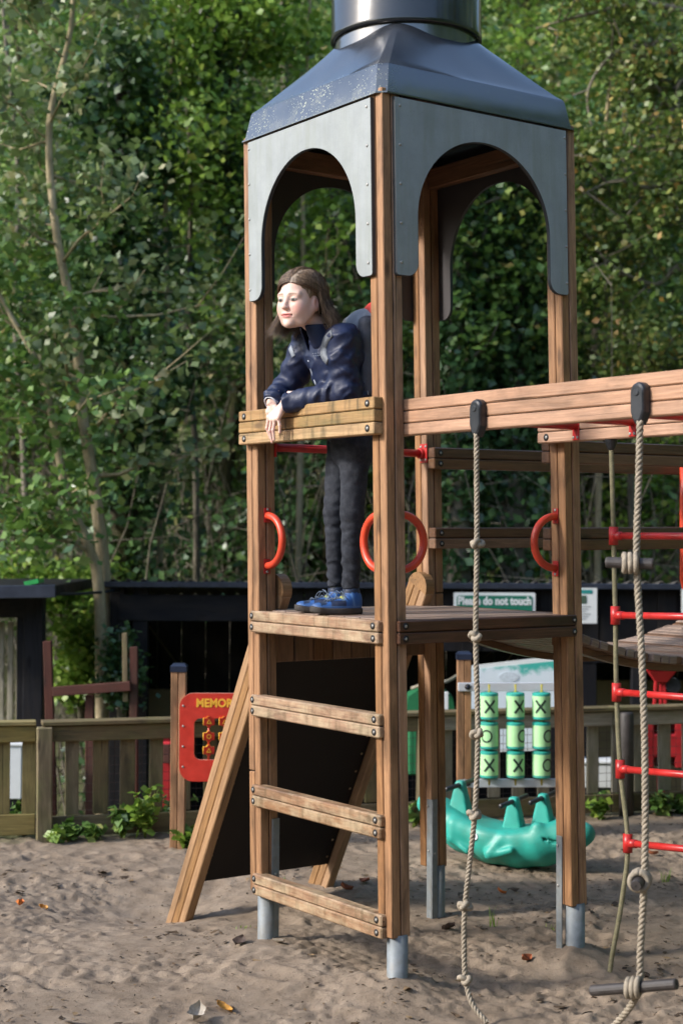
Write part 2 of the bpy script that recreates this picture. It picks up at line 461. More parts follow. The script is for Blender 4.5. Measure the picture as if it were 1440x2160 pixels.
# grab handles: bent red tubes with plates
def handle(p, out, nrm_side):
    """p: middle of the handle at the post face, out: direction it bulges"""
    e = empty('grab_handle', p, tower); out = Vector(out)
    pts = []
    for k in range(25):
        a = -math.pi / 2 + math.pi * k / 24
        pts.append(Vector(p) + out * (0.118 * math.cos(a) ** 0.9 if math.cos(a) > 0 else 0.0) + Vector((0, 0, 0.105 * math.sin(a))))
    MB().tube(pts, 0.0155, 12).build('handle_tube', M['orange_red'], e, True, p)
    for s in (-1, 1):
        c = Vector(p) + Vector((0, 0, 0.107 * s)) + out * 0.002
        d = (0.005, 0.032, 0.062) if abs(out.x) > 0.5 else (0.032, 0.005, 0.062)
        MB().box(c, d, ch=0.001).build('handle_plate', M['red'], e, loc=c)
        obj('screw', SCREW, M['bolt'], e, c + out * 0.003 + Vector((0, 0, 0.023 * s)), out.to_track_quat('Z', 'Y'))
handle(LN(0.0, HW + 0.001, 1.688), (0, 1, 0), 0)
handle(LN(HW + 0.001, 0.0, 1.688), (1, 0, 0), 0)
handle(LN(0.0, S - HW - 0.001, 1.688), (0, -1, 0), 0)
handle(LN(S - HW - 0.001, 0.012, 1.688), (-1, 0, 0), 0)

# red bar across the back opening
rb = MB().tube([LN(0.03, 0.885, 2.083), LN(0.87, 0.885, 2.083)], 0.0175, 14).build('red_bar', M['red'], tower, True, LN(0.45, 0.885, 2.083))
for x, s in ((0.853, -1), (0.047, 1)):
    c = LN(x, 0.872, 2.083); o = MB().box(c, (0.006, 0.05, 0.085), ch=0.001).build('bar_plate', M['red'], rb, loc=c)
    for dy, dz in ((-0.017, 0.03), (0.017, 0.03), (-0.017, -0.03), (0.017, -0.03)):
        obj('screw', SCREW, M['bolt'], rb, c + Vector((0.003 * s, dy, dz)), Vector((s, 0, 0)).to_track_quat('Z', 'Y'))
o = MB().tube([LN(0.835, 0.885, 2.083), LN(0.853, 0.885, 2.083)], 0.024, 14).build('bar_collar', M['red'], rb, True, LN(0.84, 0.885, 2.083))

# ---- arched grey panels
def panel_mat():
    n = NT('grey_panel'); v = n.coord('Object')
    f = n.noise(v, 9, 6, 0.6); f2 = n.noise(n.coord('Object', (14, 14, 1.6)), 1.5, 6, 0.65)
    c = n.ramp(f, [(0.3, (0.240, 0.262, 0.266)), (0.7, (0.300, 0.324, 0.328))])
    c = n.mix(n.math('MULTIPLY', n.ramp(f2, [(0.43, 0.0), (0.68, 1.0)]), 0.34), c, (0.17, 0.19, 0.125))
    sp = n.noise(v, 160, 2); c = n.mix(n.math('MULTIPLY', n.ramp(sp, [(0.62, 0.0), (0.72, 1.0)]), 0.25), c, (0.12, 0.13, 0.12))
    return n.bsdf(c, 0.55, n.bump(n.noise(v, 120, 3), 0.06, 0.002))
M['panel'] = panel_mat()
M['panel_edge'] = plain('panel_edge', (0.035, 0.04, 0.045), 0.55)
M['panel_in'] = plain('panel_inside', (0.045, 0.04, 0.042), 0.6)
def arch_outline():
    o = []; L0, L1, zb, zt = 0.004, 0.880, 2.691, 3.368
    i0, i1 = 0.110, 0.780; rc = 0.055; ro = 0.012
    def arc(cx, cz, r, a0, a1, n):
        return [(cx + r * math.cos(a0 + (a1 - a0) * k / n), cz + r * math.sin(a0 + (a1 - a0) * k / n)) for k in range(n + 1)]
    pi = math.pi
    o += [(L0, zt)]
    o += arc(L0 + ro, zb + ro, ro, pi, 1.5 * pi, 4)
    o += arc(i0 - rc, zb + rc, rc, -pi / 2, 0, 8)
    rad = (i1 - i0) / 2; zs = 3.252 - rad
    o += arc((i0 + i1) / 2, zs, rad, pi, 0, 40)
    o += arc(i1 + rc, zb + rc, rc, pi, 1.5 * pi, 8)
    o += arc(L1 - ro, zb + ro, ro, -pi / 2, 0, 4)
    o += [(L1, zt)]
    return o
def panel(axis, off, sgn):
    """axis 'x': panel lies in a plane of constant x"""
    o = arch_outline(); t = 0.016; V = []; F = []; N = len(o)
    def pt(a, z, d): return LN(off + sgn * d, a, z) if axis == 'x' else LN(a, off + sgn * d, z)
    b = 0.002
    cx = sum(p[0] for p in o) / N; cz = sum(p[1] for p in o) / N
    for d, shr in ((0, 0), (t - b, 0), (t, 1)):
        for k, (a, z) in enumerate(o):
            if shr:
                p0 = Vector(o[k - 1]); p1 = Vector(o[(k + 1) % N]); dn = (p1 - p0); dn = Vector((-dn.y, dn.x)); dn.normalize()
                a, z = a + dn.x * b, z + dn.y * b
            V.append(pt(a, z, d))
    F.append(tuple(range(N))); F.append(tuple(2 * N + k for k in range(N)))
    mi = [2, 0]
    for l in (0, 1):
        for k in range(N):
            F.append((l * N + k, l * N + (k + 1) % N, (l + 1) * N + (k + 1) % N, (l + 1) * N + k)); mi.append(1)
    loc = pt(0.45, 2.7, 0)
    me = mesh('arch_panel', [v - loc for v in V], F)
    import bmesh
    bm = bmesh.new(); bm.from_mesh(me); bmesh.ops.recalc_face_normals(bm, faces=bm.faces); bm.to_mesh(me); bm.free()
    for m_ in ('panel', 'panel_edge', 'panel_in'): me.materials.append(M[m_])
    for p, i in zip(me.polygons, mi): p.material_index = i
    ob = obj('arch_panel', me, None, tower, loc)
    nr = Vector((sgn, 0, 0)) if axis == 'x' else Vector((0, sgn, 0))
    for a in (0.0285, 0.8715):
        for z in (3.3365, 3.1876, 3.0395, 2.8906, 2.7411):
            obj('screw', SCREW, M['bolt'], ob, pt(a, z, t + 0.0005), nr.to_track_quat('Z', 'Y'))
    return ob
panel('x', -HW - 0.001, -1); panel('y', -HW - 0.001, -1); panel('x', S + HW + 0.001, 1); panel('y', S + HW + 0.001, 1)
# head beams behind the panels
for a, b in (((0.046, 0.9, 3.33), (0.854, 0.9, 3.33)), ((0.9, 0.046, 3.33), (0.9, 0.854, 3.33)), ((0.0, 0.046, 3.33), (0.0, 0.854, 3.33)), ((0.046, 0.0, 3.33), (0.854, 0.0, 3.33))):
    plank('head_beam', LN(*a), LN(*b), 0.09, 0.045, M['wood_brown'], tower)

# ---- black moulded roof
def roof_mat(nm='roof_plastic', k=1.0, ior=1.6):
    n = NT(nm); v = n.coord('Object', rand=False)
    f = n.noise(v, 6, 5, 0.6)
    c = n.ramp(f, [(0.3, (0.030 * k, 0.034 * k, 0.042 * k)), (0.75, (0.055 * k, 0.062 * k, 0.075 * k))])
    vo = n.new('ShaderNodeTexVoronoi'); n.put(vo.inputs['Vector'], v); vo.inputs['Scale'].default_value = 85
    vo2 = n.new('ShaderNodeTexVoronoi'); n.put(vo2.inputs['Vector'], v); vo2.inputs['Scale'].default_value = 36
    pt = n.new('ShaderNodeSeparateXYZ'); n.put(pt.inputs[0], v)
    side = n.ramp(n.math('MULTIPLY_ADD', pt.outputs['X'], -1.1, 0.0), [(0.42, 0.0), (0.52, 1.0)])     # the damp side
    low = n.ramp(n.math('MULTIPLY_ADD', pt.outputs['Z'], 1.0, 0.5), [(0.56, 1.0), (0.64, 0.12)])
    msk = n.math('MULTIPLY', n.math('MULTIPLY_ADD', side, 0.85, 0.10), low)
    big = n.noise(v, 5.0, 4, 0.6)
    thr = n.math('MULTIPLY', n.math('MULTIPLY', msk, n.ramp(big, [(0.36, 0.12), (0.62, 1.0)])), 0.27)
    d1 = n.math('LESS_THAN', vo.outputs['Distance'], thr)
    d2 = n.math('LESS_THAN', vo2.outputs['Distance'], n.math('MULTIPLY', thr, 0.62))
    sp = n.math('MAXIMUM', d1, d2)
    c = n.mix(n.math('MULTIPLY', sp, 0.85), c, (0.27, 0.30, 0.21))
    gr = n.math('MULTIPLY', n.ramp(n.noise(v, 14, 5, 0.7), [(0.45, 0.0), (0.7, 1.0)]), n.math('MULTIPLY', msk, 0.35))
    c = n.mix(gr, c, (0.07, 0.08, 0.045))
    rg = n.math('ADD', n.ramp(f, [(0.3, 0.12), (0.7, 0.24)]), n.math('MULTIPLY', n.math('MAXIMUM', sp, gr), 0.5))
    return n.bsdf(c, rg, n.bump(n.noise(v, 3.0, 3), 0.25, 0.01), spec=0.8, **{'IOR': ior})
M['roof'] = roof_mat(k=0.8, ior=1.85); M['roof_dark'] = roof_mat('roof_plastic_dark', 0.35, 1.5)  # one plastic: lighter copy stands in for sky reflection, darker copy for the drum
rc = LN(0.45, 0.45, 3.43)
def roof_base():
    NS = 96; rows = []
    def sq(h, k, rr):
        """rounded square, half size h"""
        a = 2 * math.pi * (k + 0.5) / NS; c, s = math.cos(a), math.sin(a)
        m_ = max(abs(c), abs(s)); x, y = c / m_ * h, s / m_ * h
        # round the corner a little
        d = math.hypot(abs(x) - (h - rr), abs(y) - (h - rr)) if abs(x) > h - rr and abs(y) > h - rr else 0
        if d > rr:
            ox, oy = math.copysign(h - rr, x), math.copysign(h - rr, y)
            x, y = ox + (x - ox) * rr / d, oy + (y - oy) * rr / d
        return x, y
    prof = [(0.494, -0.052), (0.509, -0.052), (0.509, -0.046), (0.500, -0.042), (0.481, 0.062), (0.476, 0.072)]
    for h, z in prof: rows.append([(*sq(h, k, 0.03), z) for k in range(NS)])
    for j in range(1, 17):
        t = j / 16
        row = []
        for k in range(NS):
            x0, y0 = sq(0.470, k, 0.03); a = math.atan2(y0, x0)
            cr = abs(math.sin(2 * a)) ** 3
            zt = 0.285 + 0.052 * cr
            x1, y1 = 0.298 * math.cos(a), 0.298 * math.sin(a)
            tt = t ** 0.97
            z = 0.075 + (zt - 0.075) * (t ** (1.0 + 0.10 * (1 - cr)))
            row.append((x0 + (x1 - x0) * tt, y0 + (y1 - y0) * tt, z))
        rows.append(row)
    for z in (0.36, 0.42): rows.append([(0.297 * math.cos(2 * math.pi * (k + 0.5) / NS), 0.297 * math.sin(2 * math.pi * (k + 0.5) / NS), z) for k in range(NS)])
    V = [p for r in rows for p in r]; F = []
    for i in range(len(rows) - 1):
        for k in range(NS): F.append((i * NS + k, i * NS + (k + 1) % NS, (i + 1) * NS + (k + 1) % NS, (i + 1) * NS + k))
    n0 = len(V)   # inner lining closes the underside
    V += [(*sq(0.494, k, 0.03), -0.02) for k in range(NS)]
    F.append(tuple(reversed(range(n0, n0 + NS))))
    for k in range(NS): F.append((k, n0 + k, n0 + (k + 1) % NS, (k + 1) % NS))
    return mesh('roof_base', V, F, True)
rf = empty('roof', rc, tower)
o = obj('roof_base', roof_base(), M['roof'], rf, rc)
md = o.modifiers.new('edge', 'EDGE_SPLIT'); md.split_angle = R_(17)
V, F = lathe([(0.300, 0.342), (0.313, 0.342), (0.3165, 0.346), (0.3165, 0.36), (0.314, 0.375), (0.313, 1.05), (0.30, 1.12), (0.20, 1.25), (0.05, 1.33), (0.0, 1.34)], 96)
o = obj('roof_drum', mesh('roof_drum', V, [f for f in F if len(f) == 4], True), M['roof_dark'], rf, rc)
md = o.modifiers.new('edge', 'EDGE_SPLIT'); md.split_angle = R_(50)
for p, nr in ((LN(0.035, -0.040, 3.405), (0, -1, 0.15)), (LN(0.865, -0.040, 3.405), (0, -1, 0.15)), (LN(-0.040, 0.86, 3.405), (-1, 0, 0.15))):
    obj('roof_bolt', boxmesh(0.014, 0.014, 0.012, 0.003, 'roof_bolt'), M['hole'], rf, p, Vector(nr).to_track_quat('Z', 'Y'))

# ---- climbing ramp on the left
rp = empty('climbing_ramp', LN(0.45, 1.3, 0), tower)
dirv = Vector((0, -0.470, 0.882)).normalized(); nrm = Vector((0, -0.882, -0.470)).normalized()
for xc in (0.069, 0.832):
    a0 = LN(xc, 1.905, -0.21) + nrm * 0.072
    ln = 1.98
    for i in range(3):
        off = nrm * ((i - 1) * 0.0478)
        L = ln - (0.0 if i == 1 else 0.022)
        plank('ramp_stave', a0 + off, a0 + off + dirv * L, 0.0455, 0.045, M['wood_ramp'], rp, up=nrm, ch=0.004)
    plank('core_strip', a0 + dirv * 0.01, a0 + dirv * (ln - 0.05), 0.13, 0.028, M['hole'], rp, up=nrm, ch=0.001)
    # rounded head
    hc = a0 + dirv * (ln - 0.028)
    pts = [hc + (dirv * math.sin(a) + nrm * math.cos(a)) * 0.069 for a in [math.pi * k / 12 for k in range(13)]]
    Vh = [p + Vector((sx * 0.0235, 0, 0)) for sx in (-1, 1) for p in pts]
    Fh = [tuple(range(13)), tuple(reversed(range(13, 26)))] + [(k, (k + 1) % 13, 13 + (k + 1) % 13, 13 + k) for k in range(13)]
    obj('ramp_head', mesh('ramp_head', [v - hc for v in Vh], [tuple(reversed(f)) for f in Fh]), M['wood_ramp'], rp, hc)
# the black board between the staves
b0 = LN(0.45, 1.905, -0.21) + nrm * 0.072 + dirv * 0.43; b1 = b0 + dirv * 1.28
bd = plank('ramp_board', b0 + nrm * 0.020, b1 + nrm * 0.020, 0.715, 0.020, M['board_black'], rp, up=(1, 0, 0), ch=0.002)
for i in range(13):
    for xc in (-0.335, 0.335):
        c = b0 + dirv * (0.05 + i * 0.099) + Vector((xc, 0, 0)) + nrm * 0.0305
        obj('screw', SCREW, M['wood_rung'], bd, c, nrm.to_track_quat('Z', 'Y'))

# ---- overhead beams that run out from the tower, red bars between them
BL = -2.6
laminate('overhead_beam', LN(0.0725, 0.044, 2.158), LN(0.0725, BL, 2.158), 0.136, 0.055, 3, M['wood_beam'], tower, ch=0.004)
e = laminate('overhead_beam', LN(0.8185, -0.008 + 0.052, 2.158), LN(0.8185, BL, 2.158), 0.136, 0.055, 3, M['wood_beam'], tower, ch=0.004)
bolt(LN(0.7908, -0.010, 2.112), (-1, 0, 0), e, 1.1)
for i in range(5):
    y = -0.185 - i * 0.31
    bar = MB().tube([LN(0.100, y, 2.150), LN(0.792, y, 2.150)], 0.017, 12).build('monkey_bar', M['red'], tower, True, LN(0.45, y, 2.15))
    c = LN(0.789, y, 2.138); MB().box(c, (0.005, 0.036, 0.09), ch=0.001).build('bar_plate', M['red'], bar, loc=c)
    for dy in (-0.011, 0.011): obj('screw', SCREW, M['bolt'], bar, c + Vector((-0.003, dy, -0.034)), Vector((-1, 0, 0)).to_track_quat('Z', 'Y'))
# far posts that carry the beams (outside the picture)
for x in (0.0725, 0.8185):
    plank('beam_post', LN(x, BL - 0.05, -0.2), LN(x, BL - 0.05, 2.23), 0.088, 0.088, M['wood'], tower, up=(1, 0, 0))
# bridge rails
M['wood_dark2'] = wood('dark_brown_wood', (0.075, 0.036, 0.02), (0.17, 0.085, 0.046), stain=(0.03, 0.018, 0.012), stain_amt=0.5, rough=0.45)
for y0, nm in ((0.072, 'c'), (0.828, 'd')):
    for zc, h in ((2.060, 0.096), (1.700, 0.094)):
        e = laminate('bridge_rail', LN(0.858, y0, zc), LN(3.35, y0 + 0.0, zc + 0.02), h, 0.05, 2, [M['wood_brown'], M['wood_dark2']], tower, ch=0.004)
        if nm == 'd':
            for dz in (-0.024, 0.024): bolt(LN(0.895, y0 - 0.0255, zc + dz), (0, -1, 0), e)
# ------------------------------------------------------------------ ground: sand pit, dip behind the fence, wooded hillside
C0 = Vector((CAM.x, CAM.y, 0))
def rd(p): 
    q = Vector((p[0], p[1], 0)) - C0; return q.dot(RH), q.dot(FH)
def W2(r, d, z=0.0): 
    q = C0 + RH * r + FH * d; return Vector((q.x, q.y, z))
_DENT = [(random.uniform(-2.6, 2.9), random.uniform(5.2, 9.4), random.uniform(0.028, 0.07), random.uniform(1.0, 2.6), random.uniform(0, 3.14), random.uniform(0.004, 0.016)) for _ in range(420)]
_MOUND = []
for (x, y, h, s) in ((0, 0, 0.075, 0.20), (0.0, 0.9, 0.02, 0.2), (0.9, 0, 0.070, 0.15), (0.9, 0.9, 0.0, 0.2), (-0.12, 0.42, 0.050, 0.30), (0.02, 1.95, -0.105, 0.42)):
    q = LN(x, y, 0); _MOUND.append((*rd(q), h, s))
def fence_d(r): return 9.42 + 0.265 * r
def sstep(a, b, x):
    t = np.clip((x - a) / (b - a), 0, 1); return t * t * (3 - 2 * t)
def GZ(r, d):
    r = np.asarray(r, np.float32); d = np.asarray(d, np.float32)
    p = np.stack([r, d, np.zeros_like(r)], -1)
    z = 0.034 * (fbm(p * 1.1 + 3.1, 3) - 0.5) + 0.014 * (fbm(p * 4.5 + 9.0, 3) - 0.5)
    n = fbm(p * np.array([10.0, 13.0, 1]) + 20, 4); z = z + 0.020 * np.clip(n - 0.52, -0.05, 0.4)
    n2 = fbm(p * 38 + 5, 3); z = z + 0.021 * (n2 - 0.5) * (0.35 + 1.3 * sstep(0.42, 0.62, fbm(p * 2.2 + 40, 2)))
    rmin, rmax, dmin, dmax = r.min(), r.max(), d.min(), d.max(); z = np.array(z, np.float32)
    for (a, b, s, asp, th, dp) in _DENT:
        R3 = s * asp * 2.4
        if a + R3 < rmin or a - R3 > rmax or b + R3 < dmin or b - R3 > dmax: continue
        if z.ndim == 2:      # a grid: touch only the cells round this dent
            j0, j1 = np.searchsorted(r[0], (a - R3, a + R3)); i0, i1 = np.searchsorted(d[:, 0], (b - R3, b + R3)); sl = (slice(i0, i1), slice(j0, j1))
        else: sl = slice(None)
        u = (r[sl] - a) * math.cos(th) + (d[sl] - b) * math.sin(th); v = -(r[sl] - a) * math.sin(th) + (d[sl] - b) * math.cos(th)
        q = (u / (s * asp)) ** 2 + (v / s) ** 2
        z[sl] = z[sl] - dp * np.exp(-q * 1.6) + dp * 0.55 * np.exp(-((np.sqrt(q) - 1.35) / 0.33) ** 2)
    for (a, b, h, s) in _MOUND:
        z = z + h * np.exp(-(((r - a) / s) ** 2 + ((d - b) / s) ** 2))
    fd = fence_d(r)
    far = sstep(0.15, 2.2, d - fd)
    z = z * (1 - far) - 1.0 * far
    hill = np.clip(d - 14.2, 0, None)
    z = z + np.where(hill > 0, 0.72 * hill * sstep(0, 4, hill) * (1 - 0.25 * sstep(25, 60, hill)), 0) + sstep(1, 6, hill) * 2.0 * (fbm(p * 0.16 + 7, 3) - 0.5)
    return z
def lines(lo, hi, step, a, b, n):
    k = np.arange(lo, hi + step / 2, step); g = lambda m: (np.linspace(0, 1, n + 1)[1:] ** 2.2) * m
    return np.concatenate([(lo - g(lo - a))[::-1], k, hi + g(b - hi)])
rl = lines(-2.7, 3.0, 0.0135, -60, 60, 40); dl = lines(5.1, 10.0, 0.0135, -30, 95, 46)
RR, DD = np.meshgrid(rl, dl); ZZ = GZ(RR, DD)
cx, cy = C0.x, C0.y
V = np.stack([cx + RR * RH.x + DD * FH.x, cy + RR * RH.y + DD * FH.y, ZZ], -1).reshape(-1, 3)
nr, nd = len(rl), len(dl)
ii = (np.arange(nd - 1)[:, None] * nr + np.arange(nr - 1)[None, :]).ravel()
F = np.stack([ii, ii + 1, ii + nr + 1, ii + nr], 1)
def sand_mat():
    n = NT('sand'); v = n.coord('Object', rand=False)
    big = n.noise(v, 1.3, 5, 0.6); med = n.noise(v, 9, 6, 0.65); fine = n.noise(v, 240, 3, 0.7); grit = n.noise(v, 60, 4, 0.7)
    c = n.ramp(med, [(0.28, (0.165, 0.124, 0.089)), (0.5, (0.265, 0.206, 0.151)), (0.75, (0.335, 0.268, 0.203))])
    c = n.mix(n.math('MULTIPLY', n.ramp(big, [(0.42, 0.0), (0.62, 1.0)]), 0.38), c, (0.185, 0.138, 0.097))
    c = n.mix(n.math('MULTIPLY', n.ramp(grit, [(0.60, 0.0), (0.72, 1.0)]), 0.70), c, (0.070, 0.052, 0.038))
    c = n.mix(n.math('MULTIPLY', n.ramp(fine, [(0.3, 1.0), (0.5, 0.0)]), 0.30), c, (0.18, 0.135, 0.095))
    # damp dark earth where the pit ends
    g = n.new('ShaderNodeNewGeometry'); sx = n.new('ShaderNodeSeparateXYZ'); n.put(sx.inputs[0], g.outputs['Position'])
    def axis(w, off): return n.math('ADD', n.math('ADD', n.math('MULTIPLY', sx.outputs[0], w.x), n.math('MULTIPLY', sx.outputs[1], w.y)), off)
    dd = axis(FH, -(C0.dot(FH))); rr = axis(RH, -(C0.dot(RH)))
    rel = n.math('SUBTRACT', dd, n.math('MULTIPLY_ADD', rr, 0.265, 9.42))
    e = n.ramp(n.math('ADD', n.math('MULTIPLY_ADD', rel, 1.0, 0.5), n.math('MULTIPLY', n.math('SUBTRACT', n.noise(v, 7, 4), 0.5), 0.35)), [(0.40, 0.0), (0.62, 1.0)])
    soil = n.ramp(n.noise(v, 3, 6, 0.7), [(0.35, (0.085, 0.080, 0.042)), (0.65, (0.145, 0.160, 0.070))])
    c = n.mix(e, c, soil)
    h = n.math('ADD', n.math('MULTIPLY', fine, 0.35), n.math('ADD', n.math('MULTIPLY', grit, 0.8), med))
    return n.bsdf(c, 0.92, n.bump(h, 0.55, 0.012), spec=0.2)
M['sand'] = sand_mat()
tag(obj('ground', npmesh('ground', V, F), M['sand']), kind='structure')
def GP(r, d): return W2(r, d, float(GZ(np.array([r]), np.array([d]))[0]))
def GW(p): 
    r, d = rd(p); return float(GZ(np.array([r]), np.array([d]))[0])
def px_r(u, d): return (u - 720 - PPX) / FPX * d

# bits of bark and dead leaf lying in the sand
def litter():
    N = 5600; V, F = [], []
    r = rng.uniform(-2.6, 2.9, N * 3); d = 5.3 + 4.6 * rng.random(N * 3) ** 1.15
    keep = fbm(np.stack([r * 1.5, d * 1.5, r * 0], -1) + 60, 3) + rng.normal(0, 0.09, N * 3) > 0.53
    r, d = r[keep][:N], d[keep][:N]; z = GZ(r, d); n = len(r)
    s = rng.lognormal(-5.15, 0.60, n); th = rng.uniform(0, 6.28, n); asp = rng.uniform(0.25, 0.8, n)
    V = np.zeros((n, 6, 3), np.float32)
    pro = np.array([(-1, 0), (-0.3, 0.8), (0.6, 0.6), (1, -0.1), (0.35, -0.75), (-0.5, -0.55)])
    for k, (a, b) in enumerate(pro):
        a = a * s * (1 + rng.uniform(-.3, .3, n)); b = b * s * asp * (1 + rng.uniform(-.3, .3, n))
        x = a * np.cos(th) - b * np.sin(th); y = a * np.sin(th) + b * np.cos(th)
        V[:, k, 0] = cx + (r + x) * RH.x + (d + y) * FH.x; V[:, k, 1] = cy + (r + x) * RH.y + (d + y) * FH.y
        V[:, k, 2] = z + 0.003 + rng.uniform(0, 1, n) * s * 0.55
    base = np.arange(n)[:, None] * 6
    F = np.concatenate([base + np.array([[0, 4, 2]]), base + np.array([[0, 2, 1]]), base + np.array([[2, 4, 3]]), base + np.array([[0, 5, 4]])])
    return npmesh('leaf_litter', V.reshape(-1, 3), F, False)
def litter_mat():
    n = NT('litter'); g = n.new('ShaderNodeNewGeometry')
    return n.bsdf(n.ramp(g.outputs['Random Per Island'], [(0.0, (0.022, 0.016, 0.012)), (0.6, (0.065, 0.045, 0.03)), (0.9, (0.14, 0.09, 0.05)), (1.0, (0.25, 0.17, 0.09))]), 0.8, spec=0.25)
M['litter'] = litter_mat()
tag(obj('bark_litter', litter(), M['litter']), 'dark scraps of bark and dead leaf scattered over the sand', 'litter', kind='stuff')

# single fallen leaves that stand out
def leaf_shape(L, wd, curl, seed):
    rs = random.Random(seed); V, F = [], []
    n = 8
    for i in range(n + 1):
        t = i / n; w = wd * math.sin(math.pi * min(1, t * 1.02)) ** 0.75 * (1 + 0.25 * rs.uniform(-1, 1)) * (1 if 0 < i < n else 0.05)
        zz = curl * L * (t - 0.45) ** 2
        for s in (-1, -0.5, 0, 0.5, 1): V.append(((t - 0.5) * L, s * w, zz + abs(s) ** 1.5 * curl * wd * 1.1 + rs.uniform(0, 0.05) * wd))
    for i in range(n):
        for k in range(4): F.append((i * 5 + k, i * 5 + k + 1, (i + 1) * 5 + k + 1, (i + 1) * 5 + k))
    return mesh('fallen_leaf', V, F, True)
M['leaf_orange'] = plain('orange_leaf', (0.60, 0.17, 0.035), 0.6, var=0.35, scale=60, dirt=(0.25, 0.08, 0.02), dirt_amt=0.6)
M['leaf_amber'] = plain('amber_leaf', (0.62, 0.30, 0.05), 0.6, var=0.35, scale=60, dirt=(0.3, 0.1, 0.03), dirt_amt=0.6)
M['leaf_rust'] = plain('rust_leaf', (0.30, 0.09, 0.035), 0.65, var=0.35, scale=60, dirt=(0.1, 0.04, 0.02), dirt_amt=0.6)
M['leaf_brown'] = plain('brown_leaf', (0.06, 0.038, 0.028), 0.7, var=0.35, scale=60)
M['leaf_pale'] = plain('pale_leaf', (0.34, 0.30, 0.25), 0.7, var=0.35, scale=60)
def ground_at(u, v):
    dirn = FW + RT * ((u - 720 - PPX) / FPX) - UP * ((v - 1080 - PPY) / FPX)
    z = 0.0
    for _ in range(6):
        p = CAM + dirn * ((z - CAM.z) / dirn.z); z = GW(p)
    return p
for k, (u, v, mt, L, lab) in enumerate((
        (42, 1914, 'leaf_orange', 0.055, 'bright orange fallen leaf on the sand at the far left'),
        (92, 1921, 'leaf_amber', 0.045, 'dull yellow fallen leaf beside the bright orange leaf'),
        (472, 2132, 'leaf_amber', 0.075, 'curled amber leaf on the sand in front of the ladder'),
        (415, 2150, 'leaf_pale', 0.09, 'pale torn leaf left of the curled amber leaf'),
        (728, 1880, 'leaf_rust', 0.06, 'rust brown leaf on the sand seen through the ladder rungs'),
        (770, 1863, 'leaf_rust', 0.075, 'long reddish brown leaf behind the ladder near the tower post'),
        (1056, 1887, 'leaf_orange', 0.045, 'small orange leaf on the sand below the green rocker'),
        (1105, 2030, 'leaf_rust', 0.06, 'reddish leaf on the sand between the two hanging ropes'),
        (1375, 1806, 'leaf_rust', 0.06, 'rusty leaf on the sand beside the lowest red rung'),
        (586, 1992, 'leaf_pale', 0.07, 'grey torn leaf on the sand mound below the ladder'),
        (505, 1992, 'leaf_brown', 0.07, 'dark brown leaf left of the ladder foot'),
        (945, 1962, 'leaf_brown', 0.075, 'dark curled leaf standing up behind the knotted rope'))):
    p = ground_at(u, v); mt_ = M[mt]
    o = obj('fallen_leaf', leaf_shape(L, L * 0.34, random.uniform(0.3, 0.9), k), mt_, None, p + Vector((0, 0, 0.008)), (random.uniform(-.5, .5), random.uniform(-.5, .5), random.uniform(0, 6.3)))
    tag(o, lab, 'leaf', 'fallen leaves on the sand')
# ------------------------------------------------------------------ ropes, rope ladder, wobbly bridge
def rope_geo(pts, R, strands=3, pitch=0.05, n=6, mb=None):
    """a laid rope: strands wound round the path"""
    pts = spline(pts, 40); mb = mb or MB()
    L = [0]
    for i in range(1, len(pts)): L.append(L[-1] + (pts[i] - pts[i - 1]).length)
    tot = L[-1]; m_ = max(12, int(tot / pitch * 9)); q = []; j = 0
    for k in range(m_ + 1):
        s = tot * k / m_
        while j < len(pts) - 2 and L[j + 1] < s: j += 1
        t = (s - L[j]) / max(1e-9, L[j + 1] - L[j]); q.append(pts[j].lerp(pts[j + 1], t))
    prev = None; fr = []
    for i in range(m_ + 1):
        t = (q[min(i + 1, m_)] - q[max(i - 1, 0)]).normalized()
        if prev is None: prev = t.cross(Vector((1, 0.2, 0.1)))
        prev = (prev - t * prev.dot(t)).normalized(); fr.append((prev.copy(), t.cross(prev)))
    hr, sr = R * 0.50, R * 0.56
    for s in range(strands):
        path = []
        for i in range(m_ + 1):
            a = 2 * math.pi * (tot * i / m_ / pitch + s / strands)
            path.append(q[i] + (fr[i][0] * math.cos(a) + fr[i][1] * math.sin(a)) * hr)
        mb.tube(path, sr, n)
    return mb
def knot_geo(c, R, s, mb, ax=(0, 0, 1), tw=0.0):
    """overhand knot: a small trefoil of rope"""
    Mx = Vector(ax).to_track_quat('Z', 'Y').to_matrix(); pts = []
    for k in range(61):
        t = 2 * math.pi * k / 60
        p = Vector((math.sin(t) + 2 * math.sin(2 * t), math.cos(t) - 2 * math.cos(2 * t), -1.15 * math.sin(3 * t))) * (s / 3.0)
        p = Matrix.Rotation(tw, 3, 'Z') @ p
        pts.append(Vector(c) + Mx @ Vector((p.x, p.y * 0.85, p.z * 1.0)))
    mb.tube(pts, R, 7); return mb
